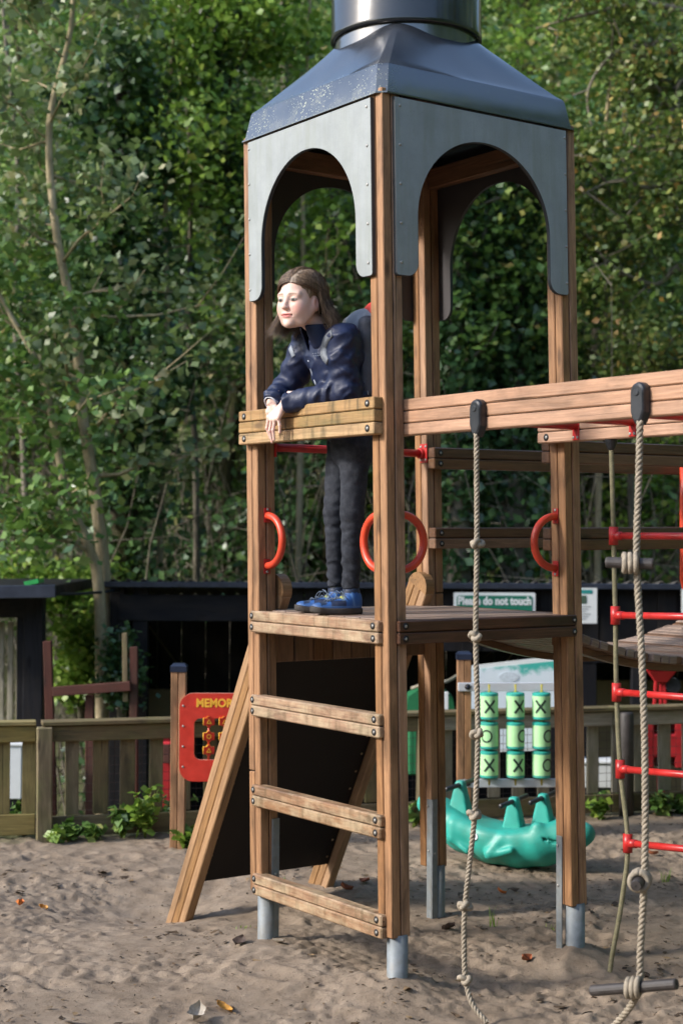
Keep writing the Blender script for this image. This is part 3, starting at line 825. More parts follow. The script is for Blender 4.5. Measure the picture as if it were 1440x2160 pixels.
def clip(c, name, parent, mat=None):
    """black moulded rope clip on the face of the beam, facing -x"""
    o = []; w, h0, h1 = 0.030, 0.028, -0.038
    for k in range(13): a = math.pi * k / 12; o.append((w * math.cos(a), h0 + w * math.sin(a)))
    o += [(-w, h1), (-0.020, -0.062), (-0.011, -0.076), (0.011, -0.076), (0.020, -0.062), (w, h1)]
    N = len(o); V, F = [], []
    lay = [(0.0, 1.0), (0.020, 1.0), (0.028, 0.93), (0.032, 0.80)]
    for d, s in lay:
        for y, z in o: V.append((-d, y * s, z * s))
    for l in range(len(lay) - 1):
        for k in range(N): F.append((l * N + k, l * N + (k + 1) % N, (l + 1) * N + (k + 1) % N, (l + 1) * N + k))
    F.append(tuple(range(N))); F.append(tuple((len(lay) - 1) * N + k for k in range(N)))
    me = mesh(name, V, F)
    import bmesh
    bm = bmesh.new(); bm.from_mesh(me); bmesh.ops.recalc_face_normals(bm, faces=bm.faces); bm.to_mesh(me); bm.free()
    ob = obj(name, me, M['black_plastic'], parent, c)
    v, f = lathe([(0.011, 0.0), (0.011, 0.0015), (0.009, 0.003), (0.0, 0.003)], 14)
    obj('clip_cap', mesh('clip_cap', v, [q for q in f if len(q) == 4]), M['black_plastic'], ob, Vector(c) + Vector((-0.032, 0, 0.024)), Vector((-1, 0, 0)).to_track_quat('Z', 'Y'))
    return ob

# knotted rope
kr = thing('knotted_rope', LN(0.03, -0.494, 2.06), 'knotted pale rope hanging from the nearer black clip beside the tower', 'rope', 'climbing ropes hanging from the beam')
clip(LN(0.044, -0.490, 2.138), 'rope_clip', kr)
rx = 0.020
rp1 = [LN(rx, -0.492, 2.075), LN(rx, -0.490, 1.95), LN(rx, -0.486, 1.69), LN(rx, -0.472, 1.36), LN(rx + .004, -0.471, 1.02), LN(rx, -0.452, 0.735), LN(rx, -0.392, 0.405), LN(rx, -0.384, 0.25), LN(rx, -0.390, 0.147), LN(rx, -0.425, 0.07)]
pe = LN(rx + 0.02, -0.480, 0.0); pe.z = GW(pe) + 0.008; rp1.append(pe)
rope_geo(rp1, 0.0100, 3, 0.048).build('rope', M['rope'], kr, True)
for k, (y, z) in enumerate(((-0.486, 1.685), (-0.471, 1.36), (-0.471, 1.02), (-0.450, 0.735), (-0.391, 0.405), (-0.388, 0.150))):
    knot_geo(LN(rx, y, z), 0.0098, 0.022, MB(), (0.25 * math.sin(k * 2), 0.35 * math.cos(k * 3), 1), k * 1.3).build('knot', M['rope'], kr, True, LN(rx, y, z))
# rope with wooden rungs
rr_ = thing('rung_rope', LN(0.03, -1.28, 2.06), 'thick rope with short grey wooden rods, hanging from the clip near the right edge', 'rope', 'climbing ropes hanging from the beam')
clip(LN(0.044, -1.276, 2.140), 'rope_clip', rr_)
rp2 = [LN(rx, -1.284, 2.075), LN(rx, -1.270, 1.85), LN(rx, -1.258, 1.635), LN(rx, -1.272, 1.35), LN(rx, -1.278, 1.085), LN(rx, -1.275, 0.85), LN(rx, -1.266, 0.659), LN(rx, -1.244, 0.436), LN(rx, -1.234, 0.315), LN(rx, -1.185, 0.235), LN(rx, -1.11, 0.155), LN(rx, -1.06, 0.08)]
pe = LN(rx + 0.02, -1.04, 0.0); pe.z = GW(pe) + 0.008; rp2.append(pe)
rope_geo(rp2, 0.0114, 3, 0.052).build('rope', M['rope'], rr_, True)
def rod(c, d, L, r=0.0175):
    d = Vector(d).normalized(); c = Vector(c)
    a, b = c - d * L / 2, c + d * L / 2
    ob = MB().tube([a, a + d * 0.004, b - d * 0.004, b], [r * 0.86, r, r, r * 0.86], 14).build('wooden_rod', M['rung_grey'], rr_, False, c)
    for s in (-1, 1):
        v, f = lathe([(0.004, 0), (0.004, 0.0006), (0, 0.0006)], 8); obj('rod_hole_disc', mesh('rod_hole_disc', v, [q for q in f if len(q) == 4]), M['hole'], ob, c + d * s * L / 2, (d * s).to_track_quat('Z', 'Y'))  # black disc painted in place of a shaded hole
    mb = MB(); ax = d
    for k in range(3):   # rope turns round the rod
        cc = c + d * (k - 1) * 0.017; u = Vector((0, 0, 1)); w = d.cross(u).normalized()
        pts = [cc + (u * math.cos(t) + w * math.sin(t)) * (r + 0.009) + d * 0.007 * math.sin(t) for t in [2 * math.pi * i / 24 for i in range(25)]]
        mb.tube(pts, 0.0095, 6)
    mb.build('knot', M['rope'], rr_, True, c)
rod(LN(rx - 0.022, -1.250, 1.632), (-0.55, 0.83, 0.02), 0.150)
rod(LN(rx - 0.024, -1.270, 0.655), (-0.80, -0.55, -0.06), 0.135)
rod(LN(rx - 0.020, -1.230, 0.318), (0.30, -0.93, 0.24), 0.30)

# rope ladder with red rungs on the far beam
lad = thing('rope_ladder', LN(0.82, -0.52, 2.06), 'rope ladder with red metal rungs hanging behind the ropes', 'rope ladder')
lx = 0.82
left = [(-0.348, 2.06), (-0.352, 1.715), (-0.354, 1.408), (-0.353, 1.112), (-0.366, 0.819), (-0.399, 0.541), (-0.362, 0.315), (-0.306, 0.10), (-0.290, 0.03)]
right = [(-0.895, 2.06), (-0.893, 1.715), (-0.886, 1.425), (-0.876, 1.128), (-0.866, 0.848), (-0.850, 0.58), (-0.84, 0.30), (-0.83, 0.06)]
for side in (left, right):
    rope_geo([LN(lx, y, z) for y, z in side], 0.0095, 4, 0.045).build('side_rope', M['rope_green'], lad, True)
    y, z = side[0]; c = LN(lx, y, 2.078)
    v, f = lathe([(0.010, -0.030), (0.016, -0.022), (0.024, 0.0), (0.026, 0.012)], 16); obj('ladder_clip', mesh('ladder_clip', v, f), M['black_plastic'], lad, c)
for k in range(5):
    (y0, z0), (y1, z1) = left[k + 1], right[k + 1]; a, b = LN(lx, y0, z0), LN(lx, y1, z1); d = (b - a).normalized()
    rg = MB().tube([a, b], 0.0135, 12).build('rung', M['red'], lad, True, a)
    for p, s in ((a, 1), (b, -1)):
        MB().tube([p - Vector((0, 0, 0.035)), p + Vector((0, 0, 0.035))], 0.0185, 14).build('rung_sleeve', M['red'], rg, True, p)
        MB().tube([p, p + d * s * 0.045], 0.0165, 12).build('rung_collar', M['red'], rg, True, p)

# bridge of slats
br = thing('slat_bridge', LN(2.1, 0.45, 0.9), 'sagging bridge of weathered wooden slats beyond the tower platform', 'bridge')
def bz(x): return 1.163 + 0.21 * (x - 1.78) ** 2
x = 0.985; k = 0
while x < 3.30:
    sl = math.atan(0.42 * (x - 1.78)); ln = 0.84 if k % 4 else 0.80
    yc = 0.45 + (0.0 if k % 4 else 0.0)
    o = obj('slat', boxmesh(0.047, ln, 0.036, 0.004, 'slat'), M['wood_deck'] if k % 4 else M['wood_brown'], br, LN(x, yc, bz(x) + 0.004), (0, -sl, random.uniform(-.004, .004)))
    x += 0.0525 * math.cos(sl); k += 1
for y in (0.13, 0.77):
    V, F = [], []; n = 40
    for i in range(n + 1):
        xx = 0.96 + (3.34 - 0.96) * i / n
        for dy, dz in ((-.03, -.016), (.03, -.016), (.03, -.046), (-.03, -.046)): V.append(LN(xx, y + dy, bz(xx) + dz))
    for i in range(n):
        for q in range(4): F.append((i * 4 + q, i * 4 + (q + 1) % 4, i * 4 + 4 + (q + 1) % 4, i * 4 + 4 + q))
    F += [(3, 2, 1, 0), tuple(n * 4 + q for q in range(4))]
    obj('stringer', mesh('stringer', [v - LN(2.1, y, 1.2) for v in V], [tuple(reversed(f)) for f in F]), M['wood_brown'], br, LN(2.1, y, 1.2))
for y in (0.05, 0.85):
    plank('end_post', LN(3.39, y, -0.3), LN(3.39, y, 2.3), 0.088, 0.088, M['wood'], br, up=(1, 0, 0))
# orange-red tube barrier on the far rail
p0 = LN(2.385, 0.775, 0)
pts = [p0 + Vector((0, 0, 2.06))] + [p0 + Vector((0, 0, z)) for z in (1.9, 1.6, 1.50)] + [p0 + Vector((0.012, 0, 1.462)), p0 + Vector((0.05, 0, 1.448)), p0 + Vector((0.45, 0, 1.448)), p0 + Vector((0.488, 0, 1.462)), p0 + Vector((0.50, 0, 1.50)), p0 + Vector((0.50, 0, 2.06))]
mb = MB().tube(pts, 0.021, 14)
bar = mb.build('barrier_tube', M['orange_red'], br, True, p0)
for i in range(5): MB().tube([p0 + Vector((0.075 + i * 0.09, 0, 2.06)), p0 + Vector((0.075 + i * 0.09, 0, 1.448))], 0.014, 10).build('barrier_bar', M['red'], bar, True, p0)
# ------------------------------------------------------------------ fence, panels, rocker, sheds
RZ = math.atan2(RH.y, RH.x)                      # turns local X onto the picture's right
ROT = Matrix.Rotation(RZ, 3, 'Z')
def at(u, v, D): return P(u, v, D)
def zat(v, D): return P(720, v, D).z
M['navy_cap'] = plain('navy_cap', (0.015, 0.022, 0.045), 0.35)
M['panel_red'] = plain('red_board', (0.55, 0.035, 0.02), 0.42, var=0.12, scale=20, dirt=(0.40, 0.03, 0.02), dirt_amt=0.4)
M['yellow'] = plain('yellow_print', (0.80, 0.42, 0.04), 0.5)
M['pink_edge'] = plain('worn_edge', (0.75, 0.33, 0.24), 0.5)
M['white_bar'] = plain('pale_metal_bar', (0.62, 0.65, 0.70), 0.35, 0.3, var=0.06)
M['teal'] = plain('teal_plastic', (0.022, 0.35, 0.285), 0.50, var=0.15, scale=9, bump=0.06, dirt=(0.10, 0.27, 0.20), dirt_amt=0.5)
M['mint'] = plain('mint_print', (0.42, 0.76, 0.38), 0.45, var=0.05)
M['ink'] = plain('black_print', (0.01, 0.03, 0.02), 0.5)
M['brass'] = plain('yellow_spindle', (0.40, 0.36, 0.06), 0.45)
M['black_wood'] = wood('black_stained_wood', (0.006, 0.006, 0.008), (0.015, 0.015, 0.019), stain_amt=0.2, rough=0.7, sheen=0.2)
M['red_wood'] = wood('red_stained_wood', (0.060, 0.017, 0.012), (0.11, 0.033, 0.021), stain_amt=0.5, rough=0.7)
M['white_board'] = plain('white_board', (0.72, 0.76, 0.80), 0.45, var=0.05)

# ---- picket fence
def fence_point(u, off=0.0):
    D = 9.5
    for _ in range(12):
        r = px_r(u, D); D = fence_d(r) + off
    return W2(px_r(u, D), D)
fa, fb = fence_point(92), fence_point(1640)
fdir = (fb - fa).normalized(); fn = Vector((fdir.y, -fdir.x, 0))      # fn towards the camera
flen = (fb - fa).length
fence = thing('picket_fence', (fa + fb) / 2, 'long low picket fence of weathered boards behind the sand', 'fence')
ZT = 0.665
nseg = 4; segl = flen / nseg
for i in range(nseg):
    a, b = fa + fdir * (segl * i + 0.002), fa + fdir * (segl * (i + 1) - 0.002); z = Vector((0, 0, 1))
    g = 'fence_wood' if i < 2 else 'fence_grey'
    plank('cap_board', a + z * (ZT - 0.012), b + z * (ZT - 0.012), 0.024, 0.12, M['fence_wood'], fence)
    plank('upper_rail', a + z * (ZT - 0.071) + fn * 0.018, b + z * (ZT - 0.071) + fn * 0.018, 0.088, 0.036, M[g], fence)
    plank('lower_board', a + z * 0.075 + fn * 0.0, b + z * 0.075, 0.11, 0.03, M['fence_wood'], fence)
k = 0; s = 0.02
while s < flen:
    p = fa + fdir * s; big = (k % 14 == 0)
    tilt = Vector((random.uniform(-.006, .006), random.uniform(-.004, .004), 0))
    u_here = 0
    frac = s / flen
    mt = M['fence_wood'] if frac < 0.45 else M['fence_grey']
    if big:
        plank('fence_post', p + fn * 0.045 + Vector((0, 0, -0.25)), p + fn * 0.045 + tilt + Vector((0, 0, ZT - 0.03)), 0.085, 0.075, M['fence_wood'], fence, up=fdir, ch=0.006)
    else:
        w = random.uniform(0.072, 0.086)
        plank('picket', p - fn * 0.012 + Vector((0, 0, 0.135)), p - fn * 0.012 + tilt + Vector((0, 0, ZT - 0.03)), w, 0.022, mt, fence, up=fdir, ch=0.003)
    s += 0.158 + random.uniform(-.008, .008); k += 1
# dark round post standing out of the fence on the right
pp = fence_point(1320, -0.06)
MB().tube([pp + Vector((0, 0, -0.2)), pp + Vector((0, 0, 0.62)), pp + Vector((0, 0, 0.635))], [0.045, 0.045, 0.038], 16).build('round_post', M['rung_grey'], fence, True, pp)
# wire netting behind the pickets
mb = MB(); off = -fn * 0.05
nz = 10
for i in range(nz + 1):
    z = 0.10 + 0.5 * i / nz; mb.tube([fa + off + Vector((0, 0, z)), fb + off + Vector((0, 0, z))], 0.0016, 3, False)
q = 0.0
while q < flen:
    mb.tube([fa + fdir * q + off + Vector((0, 0, 0.08)), fa + fdir * q + off + Vector((0, 0, 0.62))], 0.0016, 3, False); q += 0.052
M['wire'] = plain('rusty_wire', (0.10, 0.06, 0.05), 0.6, 0.4)
mb.build('wire_netting', M['wire'], fence)['kind'] = 'stuff'
# the nearer yellowish fence panel at the left edge
ya, yb = at(-130, 1600, 8.86), at(76, 1600, 8.98); ya.z = yb.z = 0
yd = (yb - ya).normalized(); yn = Vector((yd.y, -yd.x, 0))
yf = thing('picket_fence', (ya + yb) / 2, 'yellowish mossy fence panel at the left edge of the picture', 'fence')
for z, w, o_ in ((ZT - 0.015, 0.024, 0.0), (ZT - 0.075, 0.09, 0.018), (0.085, 0.115, 0.012)):
    plank(('cap_board', 'upper_rail', 'lower_board')[(ZT - 0.015, ZT - 0.075, 0.085).index(z)], ya + Vector((0, 0, z)) + yn * o_, yb + Vector((0, 0, z)) + yn * o_, w, 0.10 if w < .03 else 0.034, M['fence_yellow'], yf)
for u in (-110, -50, 7, 62):
    t = (u + 130) / 206; p = ya.lerp(yb, t)
    plank('picket', p - yn * 0.015 + Vector((0, 0, 0.14)), p - yn * 0.015 + Vector((0, 0, ZT - 0.03)), 0.076, 0.022, M['fence_yellow'], yf, up=yd, ch=0.003)
plank('fence_post', ya + Vector((0, 0, -0.2)), ya + Vector((0, 0, ZT - 0.03)), 0.08, 0.08, M['fence_yellow'], yf, up=yd)

# ---- helpers for upright boards that face the camera
def board(outline, holes, t, c, name, mats, parent, rot=ROT):
    """flat board of thickness t from an outline in local (x, z); mats = (front, edge)"""
    cu = bpy.data.curves.new(name, 'CURVE'); cu.dimensions = '2D'; cu.fill_mode = 'BOTH'; cu.extrude = t / 2; cu.bevel_depth = 0.0
    for pts in [outline] + list(holes):
        sp = cu.splines.new('POLY'); sp.points.add(len(pts) - 1); sp.use_cyclic_u = True
        for q, (x, z) in zip(sp.points, pts): q.co = (x, z, 0, 1)
    tmp = bpy.data.objects.new('tmp', cu); COL.objects.link(tmp)
    dg = bpy.context.evaluated_depsgraph_get(); me = bpy.data.meshes.new_from_object(tmp.evaluated_get(dg)); bpy.data.objects.remove(tmp)
    me.name = name; me.materials.clear()
    for v in me.vertices: v.co = Vector((v.co.x, -v.co.z, v.co.y))
    me.update()
    for m_ in mats: me.materials.append(m_)
    if len(mats) > 1:
        for p in me.polygons: p.material_index = 0 if abs(p.normal.y) > 0.7 else 1
    return obj(name, me, None, parent, c, rot)
def rrect(x0, z0, x1, z1, r, n=7):
    o = []
    for cxx, cz, a in ((x1 - r, z1 - r, 0), (x0 + r, z1 - r, 90), (x0 + r, z0 + r, 180), (x1 - r, z0 + r, 270)):
        o += [(cxx + r * math.cos(R_(a + 90 * k / n)), cz + r * math.sin(R_(a + 90 * k / n))) for k in range(n + 1)]
    return o
def text(s, size, c, mat, parent, rot=ROT, name='lettering', ext=0.0015, bold=0.0, align='CENTER', sx=1.0):
    cu = bpy.data.curves.new(name, 'FONT'); cu.body = s; cu.size = size; cu.align_x = align; cu.align_y = 'CENTER'; cu.extrude = ext; cu.offset = bold; cu.resolution_u = 3
    tmp = bpy.data.objects.new('tmp', cu); COL.objects.link(tmp)
    dg = bpy.context.evaluated_depsgraph_get(); me = bpy.data.meshes.new_from_object(tmp.evaluated_get(dg)); bpy.data.objects.remove(tmp)
    me.name = name; me.materials.clear()
    for v in me.vertices: v.co = Vector((v.co.x * sx, -v.co.z, v.co.y))
    me.update(); return obj(name, me, mat, parent, c, rot)
def capped_post(name, u, vtop, D, w, parent, mat='wood'):
    b = at(u, vtop, D); zt = b.z; g = GW(b)
    e = empty(name, Vector((b.x, b.y, g)), parent)
    for s in (-1, 1):
        for q in (-1, 1):
            o = RH * (s * w / 4) + FH * (q * w / 4)
            plank('stave', Vector((b.x, b.y, g - 0.2)) + o, Vector((b.x, b.y, zt - 0.035)) + o, w / 2 - 0.003, w / 2 - 0.003, M[mat], e, up=RH, ch=0.003)
    plank('core_strip', Vector((b.x, b.y, g - 0.1)), Vector((b.x, b.y, zt - 0.04)), w - .02, w - .02, M['hole'], e, up=RH)
    V, F = [], []
    for h, z in ((w / 2 + .003, -0.045), (w / 2 + .003, -0.014), (w / 2 - .010, 0.0)):
        V += [(-h, -h, z), (h, -h, z), (h, h, z), (-h, h, z)]
    F = [(0, 3, 2, 1), (8, 9, 10, 11)] + [(4 * l + k, 4 * l + (k + 1) % 4, 4 * l + 4 + (k + 1) % 4, 4 * l + 4 + k) for l in (0, 1) for k in range(4)]
    obj('post_cap', mesh('post_cap', V, F), M['navy_cap'], e, (b.x, b.y, zt), ROT)
    return e

# ---- memory game board
D = 8.75; pm = 3372.4 / D
mg = thing('memory_game', W2(px_r(457, D), D, 0), 'red memory game board on wooden posts behind the ramp', 'play panel')
capped_post('post', 378, 1399, D, 0.082, mg); capped_post('post', 548, 1399, D, 0.082, mg)
c = at(457, 1555, D - 0.06); wx, wz = 0.5 * 155 / pm, 0.5 * 184 / pm
hole = rrect(-47 / pm, -47 / pm, 47 / pm, 40 / pm, 0.035)
bdm = board(rrect(-wx, -wz, wx, wz, 0.075), [hole], 0.020, c, 'game_board', (M['panel_red'], M['pink_edge']), mg)
text('MEMORY', 0.062, c + ROT @ Vector((0.005, -0.0108, 71 / pm)), M['yellow'], bdm, bold=0.0022, sx=0.92)
for sx in (-1, 1):
    for dz in (-0.16, -0.05, 0.06, 0.17): obj('screw', SCREW, M['bolt'], bdm, c + ROT @ Vector((sx * (wx - 0.02), -0.0105, dz)), (-FH).to_track_quat('Z', 'Y'))
for col_ in (-16.5, 16.5):
    ax0, ax1 = c + ROT @ Vector((col_ / pm, 0, -47 / pm)), c + ROT @ Vector((col_ / pm, 0, 40 / pm))
    MB().tube([ax0, ax1], 0.006, 8).build('spindle', M['orange_red'], mg, True, ax0)
    for j, v in enumerate((33, 2, -27)):
        cc = c + ROT @ Vector((col_ / pm, -0.004, v / pm)); rt = Matrix.Rotation(RZ + R_(14), 3, 'Z')
        tl = board([(-.030, -.020), (-.012, -.020), (-.008, -.029), (.008, -.029), (.012, -.020), (.030, -.020), (.030, .020), (.012, .020), (.008, .029), (-.008, .029), (-.012, .020), (-.030, .020)], [], 0.022, cc, 'flip_tile', (M['panel_red'], M['yellow']), mg, rt)
        if j == 1:
            ring = [(0.013 * math.cos(a), 0.013 * math.sin(a)) for a in [2 * math.pi * i / 16 for i in range(16)]]; inn = [(x * .62, y * .62) for x, y in ring]
        else:
            ring = [(-.015, -.012), (.015, -.012), (0, .014)]; inn = [(x * .5, y * .5 - .0005) for x, y in ring]
        board(ring, [inn], 0.002, cc + rt @ Vector((0, -0.0125, 0)), 'tile_symbol', (M['yellow'],), tl, rt)

# ---- noughts and crosses
D = 9.15; pm = 3372.4 / D
tt = thing('noughts_and_crosses', W2(px_r(1086, D), D, 0), 'noughts and crosses game of turning mint green drums between posts', 'play panel')
capped_post('post', 978, 1374, D, 0.082, tt); capped_post('post', 1196, 1374, D, 0.082, tt)
for v in (1449, 1652):
    a, b = at(965, v, D - 0.05), at(1209, v - 1, D - 0.05)
    bar = plank('cross_bar', a, b, 18 / pm, 0.02, M['white_bar'], tt, ch=0.003)
    for u in (986, 1188): bolt(at(u, v, D - 0.063), -FH, bar, 1.3)
    for o in list(bar.children): o.material_slots[1].link = 'OBJECT'; o.material_slots[1].material = M['navy_cap']
marks = [[('X', 0), ('X', 7.3), ('X', -4)], [('O', -7), ('O', 14), ('O', 13.0)], [('X', -1), ('X', 5), ('O', 11.5)]]
rad, hh = 19.2 / pm, 56 / pm
def wrap(c, off, pts, faces, r):
    """flat shape (s, z) laid round a drum of radius r"""
    a0 = math.asin(max(-0.95, min(0.95, off)))
    V = []
    for s, z in pts:
        a = a0 + s / r; V.append(ROT @ Vector((math.sin(a) * r, -math.cos(a) * r, z)) + c)
    return V, faces
def strip(p0, p1, w, n=12):
    d = Vector((p1[0] - p0[0], p1[1] - p0[1])); nn = Vector((-d.y, d.x)).normalized() * w / 2; V, F = [], []
    for i in range(n + 1):
        q = Vector(p0) + d * i / n; V += [tuple(q + nn), tuple(q - nn)]
    return V, [(2 * i, 2 * i + 1, 2 * i + 3, 2 * i + 2) for i in range(n)]
for ci, u in enumerate((1030.6, 1086, 1141)):
    a, b = at(u, 1443, D - 0.05), at(u, 1656, D - 0.05)
    MB().tube([a, b], 0.012, 10).build('spindle', M['brass'], tt, True, a)
    for ri, v in enumerate((1489, 1551, 1612)):
        c = at(u, v, D - 0.05)
        Vv, Ff = lathe([(0.02, -hh / 2 - 0.004), (rad * .9, -hh / 2), (rad, -hh / 2 + .005), (rad, -hh * .39), (rad, hh * .39), (rad, hh / 2 - .005), (rad * .9, hh / 2), (0.02, hh / 2 + .004)], 32)
        me = mesh('drum', Vv, Ff, False); me.materials.append(M['teal']); me.materials.append(M['mint'])
        for p in me.polygons:
            p.use_smooth = len(p.vertices) == 4; p.material_index = 1 if abs(p.center.z) < hh * .36 and len(p.vertices) == 4 else 0
        dr = obj('drum', me, None, tt, c); md = dr.modifiers.new('e', 'EDGE_SPLIT'); md.split_angle = R_(40)
        kind, off = marks[ri][ci]; mb = MB(); rr = rad + 0.0012
        if kind == 'X':
            for sg in (-1, 1):
                Vs, Fs = strip((-0.029 * sg, -0.036), (0.029 * sg, 0.036), 0.0125); mb.add(*wrap(c, off / 19.2, Vs, Fs, rr))
        else:
            n = 28; Vs, Fs = [], []
            for i in range(n):
                t = 2 * math.pi * i / n
                for q in (0.037, 0.0275): Vs.append((q * math.cos(t) * 0.95, q * math.sin(t)))
                Fs.append((2 * i, 2 * i + 1, (2 * i + 3) % (2 * n), (2 * i + 2) % (2 * n)))
            mb.add(*wrap(c, off / 19.2, Vs, Fs, rr))
        mb.build('printed_mark', M['ink'], dr, False, c)

# ---- signed-distance modelling for rounded bodies
def surface_nets(f, lo, hi, h):
    """mesh of the zero level of f over a box"""
    lo = np.array(lo, float); hi = np.array(hi, float); n = np.maximum(4, np.ceil((hi - lo) / h).astype(int) + 1)
    ax = [lo[i] + h * np.arange(n[i]) for i in range(3)]
    # coarse pass first, then only the cells near the surface
    st = 4; cax = [a[::st] for a in ax]; cn = [len(a) for a in cax]
    G = np.stack(np.meshgrid(*cax, indexing='ij'), -1); cv = f(G.reshape(-1, 3)).reshape(cn)
    near = np.abs(cv) < st * h * 2.6; nz = near.copy()
    for a in range(3):
        sh0 = np.roll(near, 1, a); sh1 = np.roll(near, -1, a); nz |= sh0 | sh1
    up = lambda q: np.repeat(np.repeat(np.repeat(q, st, 0), st, 1), st, 2)
    big = up(np.where(cv < 0, -1.0, 1.0)); off = st // 2
    def crop(q):
        q = np.pad(q, ((0, st), (0, st), (0, st)), mode='edge'); return q[off:off + n[0], off:off + n[1], off:off + n[2]]
    val = crop(big).astype(float); msk = crop(up(nz)); I = np.argwhere(msk)
    val[msk] = f(lo + I * h)
    s = val < 0
    c = s[:-1, :-1, :-1].astype(np.int8)
    cnt = np.zeros(n - 1, np.int8)
    for dx in (0, 1):
        for dy in (0, 1):
            for dz in (0, 1): cnt += s[dx:n[0] - 1 + dx, dy:n[1] - 1 + dy, dz:n[2] - 1 + dz]
    act = (cnt > 0) & (cnt < 8); idx = -np.ones(n - 1, int); cells = np.argwhere(act); idx[act] = np.arange(len(cells))
    acc = np.zeros((len(cells), 3)); num = np.zeros(len(cells))
    cor = [(a, b, c_) for a in (0, 1) for b in (0, 1) for c_ in (0, 1)]
    for i, p in enumerate(cor):
        for q in cor[i + 1:]:
            if sum(abs(p[k] - q[k]) for k in range(3)) != 1: continue
            va = val[cells[:, 0] + p[0], cells[:, 1] + p[1], cells[:, 2] + p[2]]; vb = val[cells[:, 0] + q[0], cells[:, 1] + q[1], cells[:, 2] + q[2]]
            m_ = (va < 0) != (vb < 0); t = np.where(m_, va / np.where(m_, va - vb, 1), 0)
            pt = np.array(p)[None] + (np.array(q) - np.array(p))[None] * t[:, None]
            acc[m_] += pt[m_]; num[m_] += 1
    V = lo + (cells + acc / num[:, None]) * h; F = []
    for a in range(3):
        b, c_ = (a + 1) % 3, (a + 2) % 3
        sl0 = [slice(None)] * 3; sl1 = [slice(None)] * 3; sl0[a] = slice(0, -1); sl1[a] = slice(1, None)
        cr = s[tuple(sl0)] != s[tuple(sl1)]; E = np.argwhere(cr)
        E = E[(E[:, b] > 0) & (E[:, c_] > 0) & (E[:, b] < n[b] - 1) & (E[:, c_] < n[c_] - 1)]
        if not len(E): continue
        db = np.zeros(3, int); db[b] = 1; dc = np.zeros(3, int); dc[c_] = 1
        g = lambda e: idx[e[:, 0], e[:, 1], e[:, 2]]
        q = np.stack([g(E - db - dc), g(E - dc), g(E), g(E - db)], 1)
        ins = s[E[:, 0], E[:, 1], E[:, 2]]; q[~ins] = q[~ins][:, ::-1]
        F.append(q)
    return V, np.concatenate(F)
def smin(a, b, k):
    h = np.clip(0.5 + 0.5 * (b - a) / k, 0, 1); return b + (a - b) * h - k * h * (1 - h)
def smax(a, b, k): return -smin(-a, -b, k)
def cone(p, a, b, ra, rb):
    """capsule whose radius runs from ra to rb"""
    a = np.array(a, float); b = np.array(b, float); d = b - a; t = np.clip(((p - a) @ d) / (d @ d), 0, 1)
    return np.linalg.norm(p - a - t[:, None] * d, axis=1) - (ra + (rb - ra) * t)
def ell(p, c, r, Mx=None):
    q = p - np.array(c, float)
    if Mx is not None: q = q @ np.array(Mx)
    r = np.array(r, float); k = np.linalg.norm(q / r, axis=1); return (k - 1) * r.min() if False else k * (k - 1) / np.maximum(1e-6, np.linalg.norm(q / r ** 2, axis=1))

# ---- green rocker shaped like a long animal; local X runs to the head
rk = thing('rocker_seesaw', ground_at(1062, 1836), 'teal plastic animal shaped rocker with fins and black handles, behind the tower', 'seesaw')
rkr = Matrix.Rotation(RZ - R_(27), 3, 'Z'); rk0 = ground_at(1066, 1826)
ctl = [(-0.44, 0.285, 0.060), (-0.35, 0.225, 0.100), (-0.22, 0.175, 0.122), (-0.07, 0.146, 0.134), (0.08, 0.138, 0.135), (0.21, 0.155, 0.128), (0.32, 0.180, 0.100), (0.395, 0.197, 0.068), (0.432, 0.203, 0.046)]
def rocker(p):
    d = None
    for (x0, z0, r0), (x1, z1, r1) in zip(ctl, ctl[1:]):
        e = cone(p * np.array([1, 0.93, 1]), (x0, 0, z0), (x1, 0, z1), r0, r1); d = e if d is None else smin(d, e, 0.03)
    d = smax(d, (p[:, 2] - (0.205 + 0.9 * (p[:, 0] - 0.02) ** 2)) * 0.8, 0.03)           # seat hollow along the back
    for sy in (-1, 1):
        d = smin(d, cone(p, (0.03, sy * 0.115, 0.16), (-0.03, sy * 0.150, 0.085), 0.034, 0.030), 0.015)
        d = smin(d, cone(p, (-0.03, sy * 0.150, 0.075), (0.09, sy * 0.158, 0.115), 0.021, 0.018), 0.012)
        d = smin(d, cone(p, (-0.25, sy * 0.105, 0.21), (-0.25, sy * 0.120, 0.14), 0.030, 0.026), 0.015)
        d = smin(d, cone(p, (-0.25, sy * 0.117, 0.14), (-0.16, sy * 0.135, 0.085), 0.020, 0.017), 0.012)
        d = smin(d, ell(p, (0.21, sy * 0.095, 0.232), (0.034, 0.030, 0.028)), 0.02)
        for j in range(24):  # smile
            t = j / 23; q = (0.25 + 0.16 * t, sy * (0.118 - 0.050 * t ** 1.5), 0.160 + 0.025 * t + 0.022 * (2 * t - 1) ** 2)
            d = smax(d, -(np.linalg.norm(p - np.array(q), axis=1) - 0.0085), 0.006)
    return d
V, F = surface_nets(rocker, (-0.72, -0.24, -0.05), (0.64, 0.24, 0.5), 0.0105)
body = obj('rocker_body', npmesh('rocker_body', V, F), M['teal'], rk, rk0, rkr)
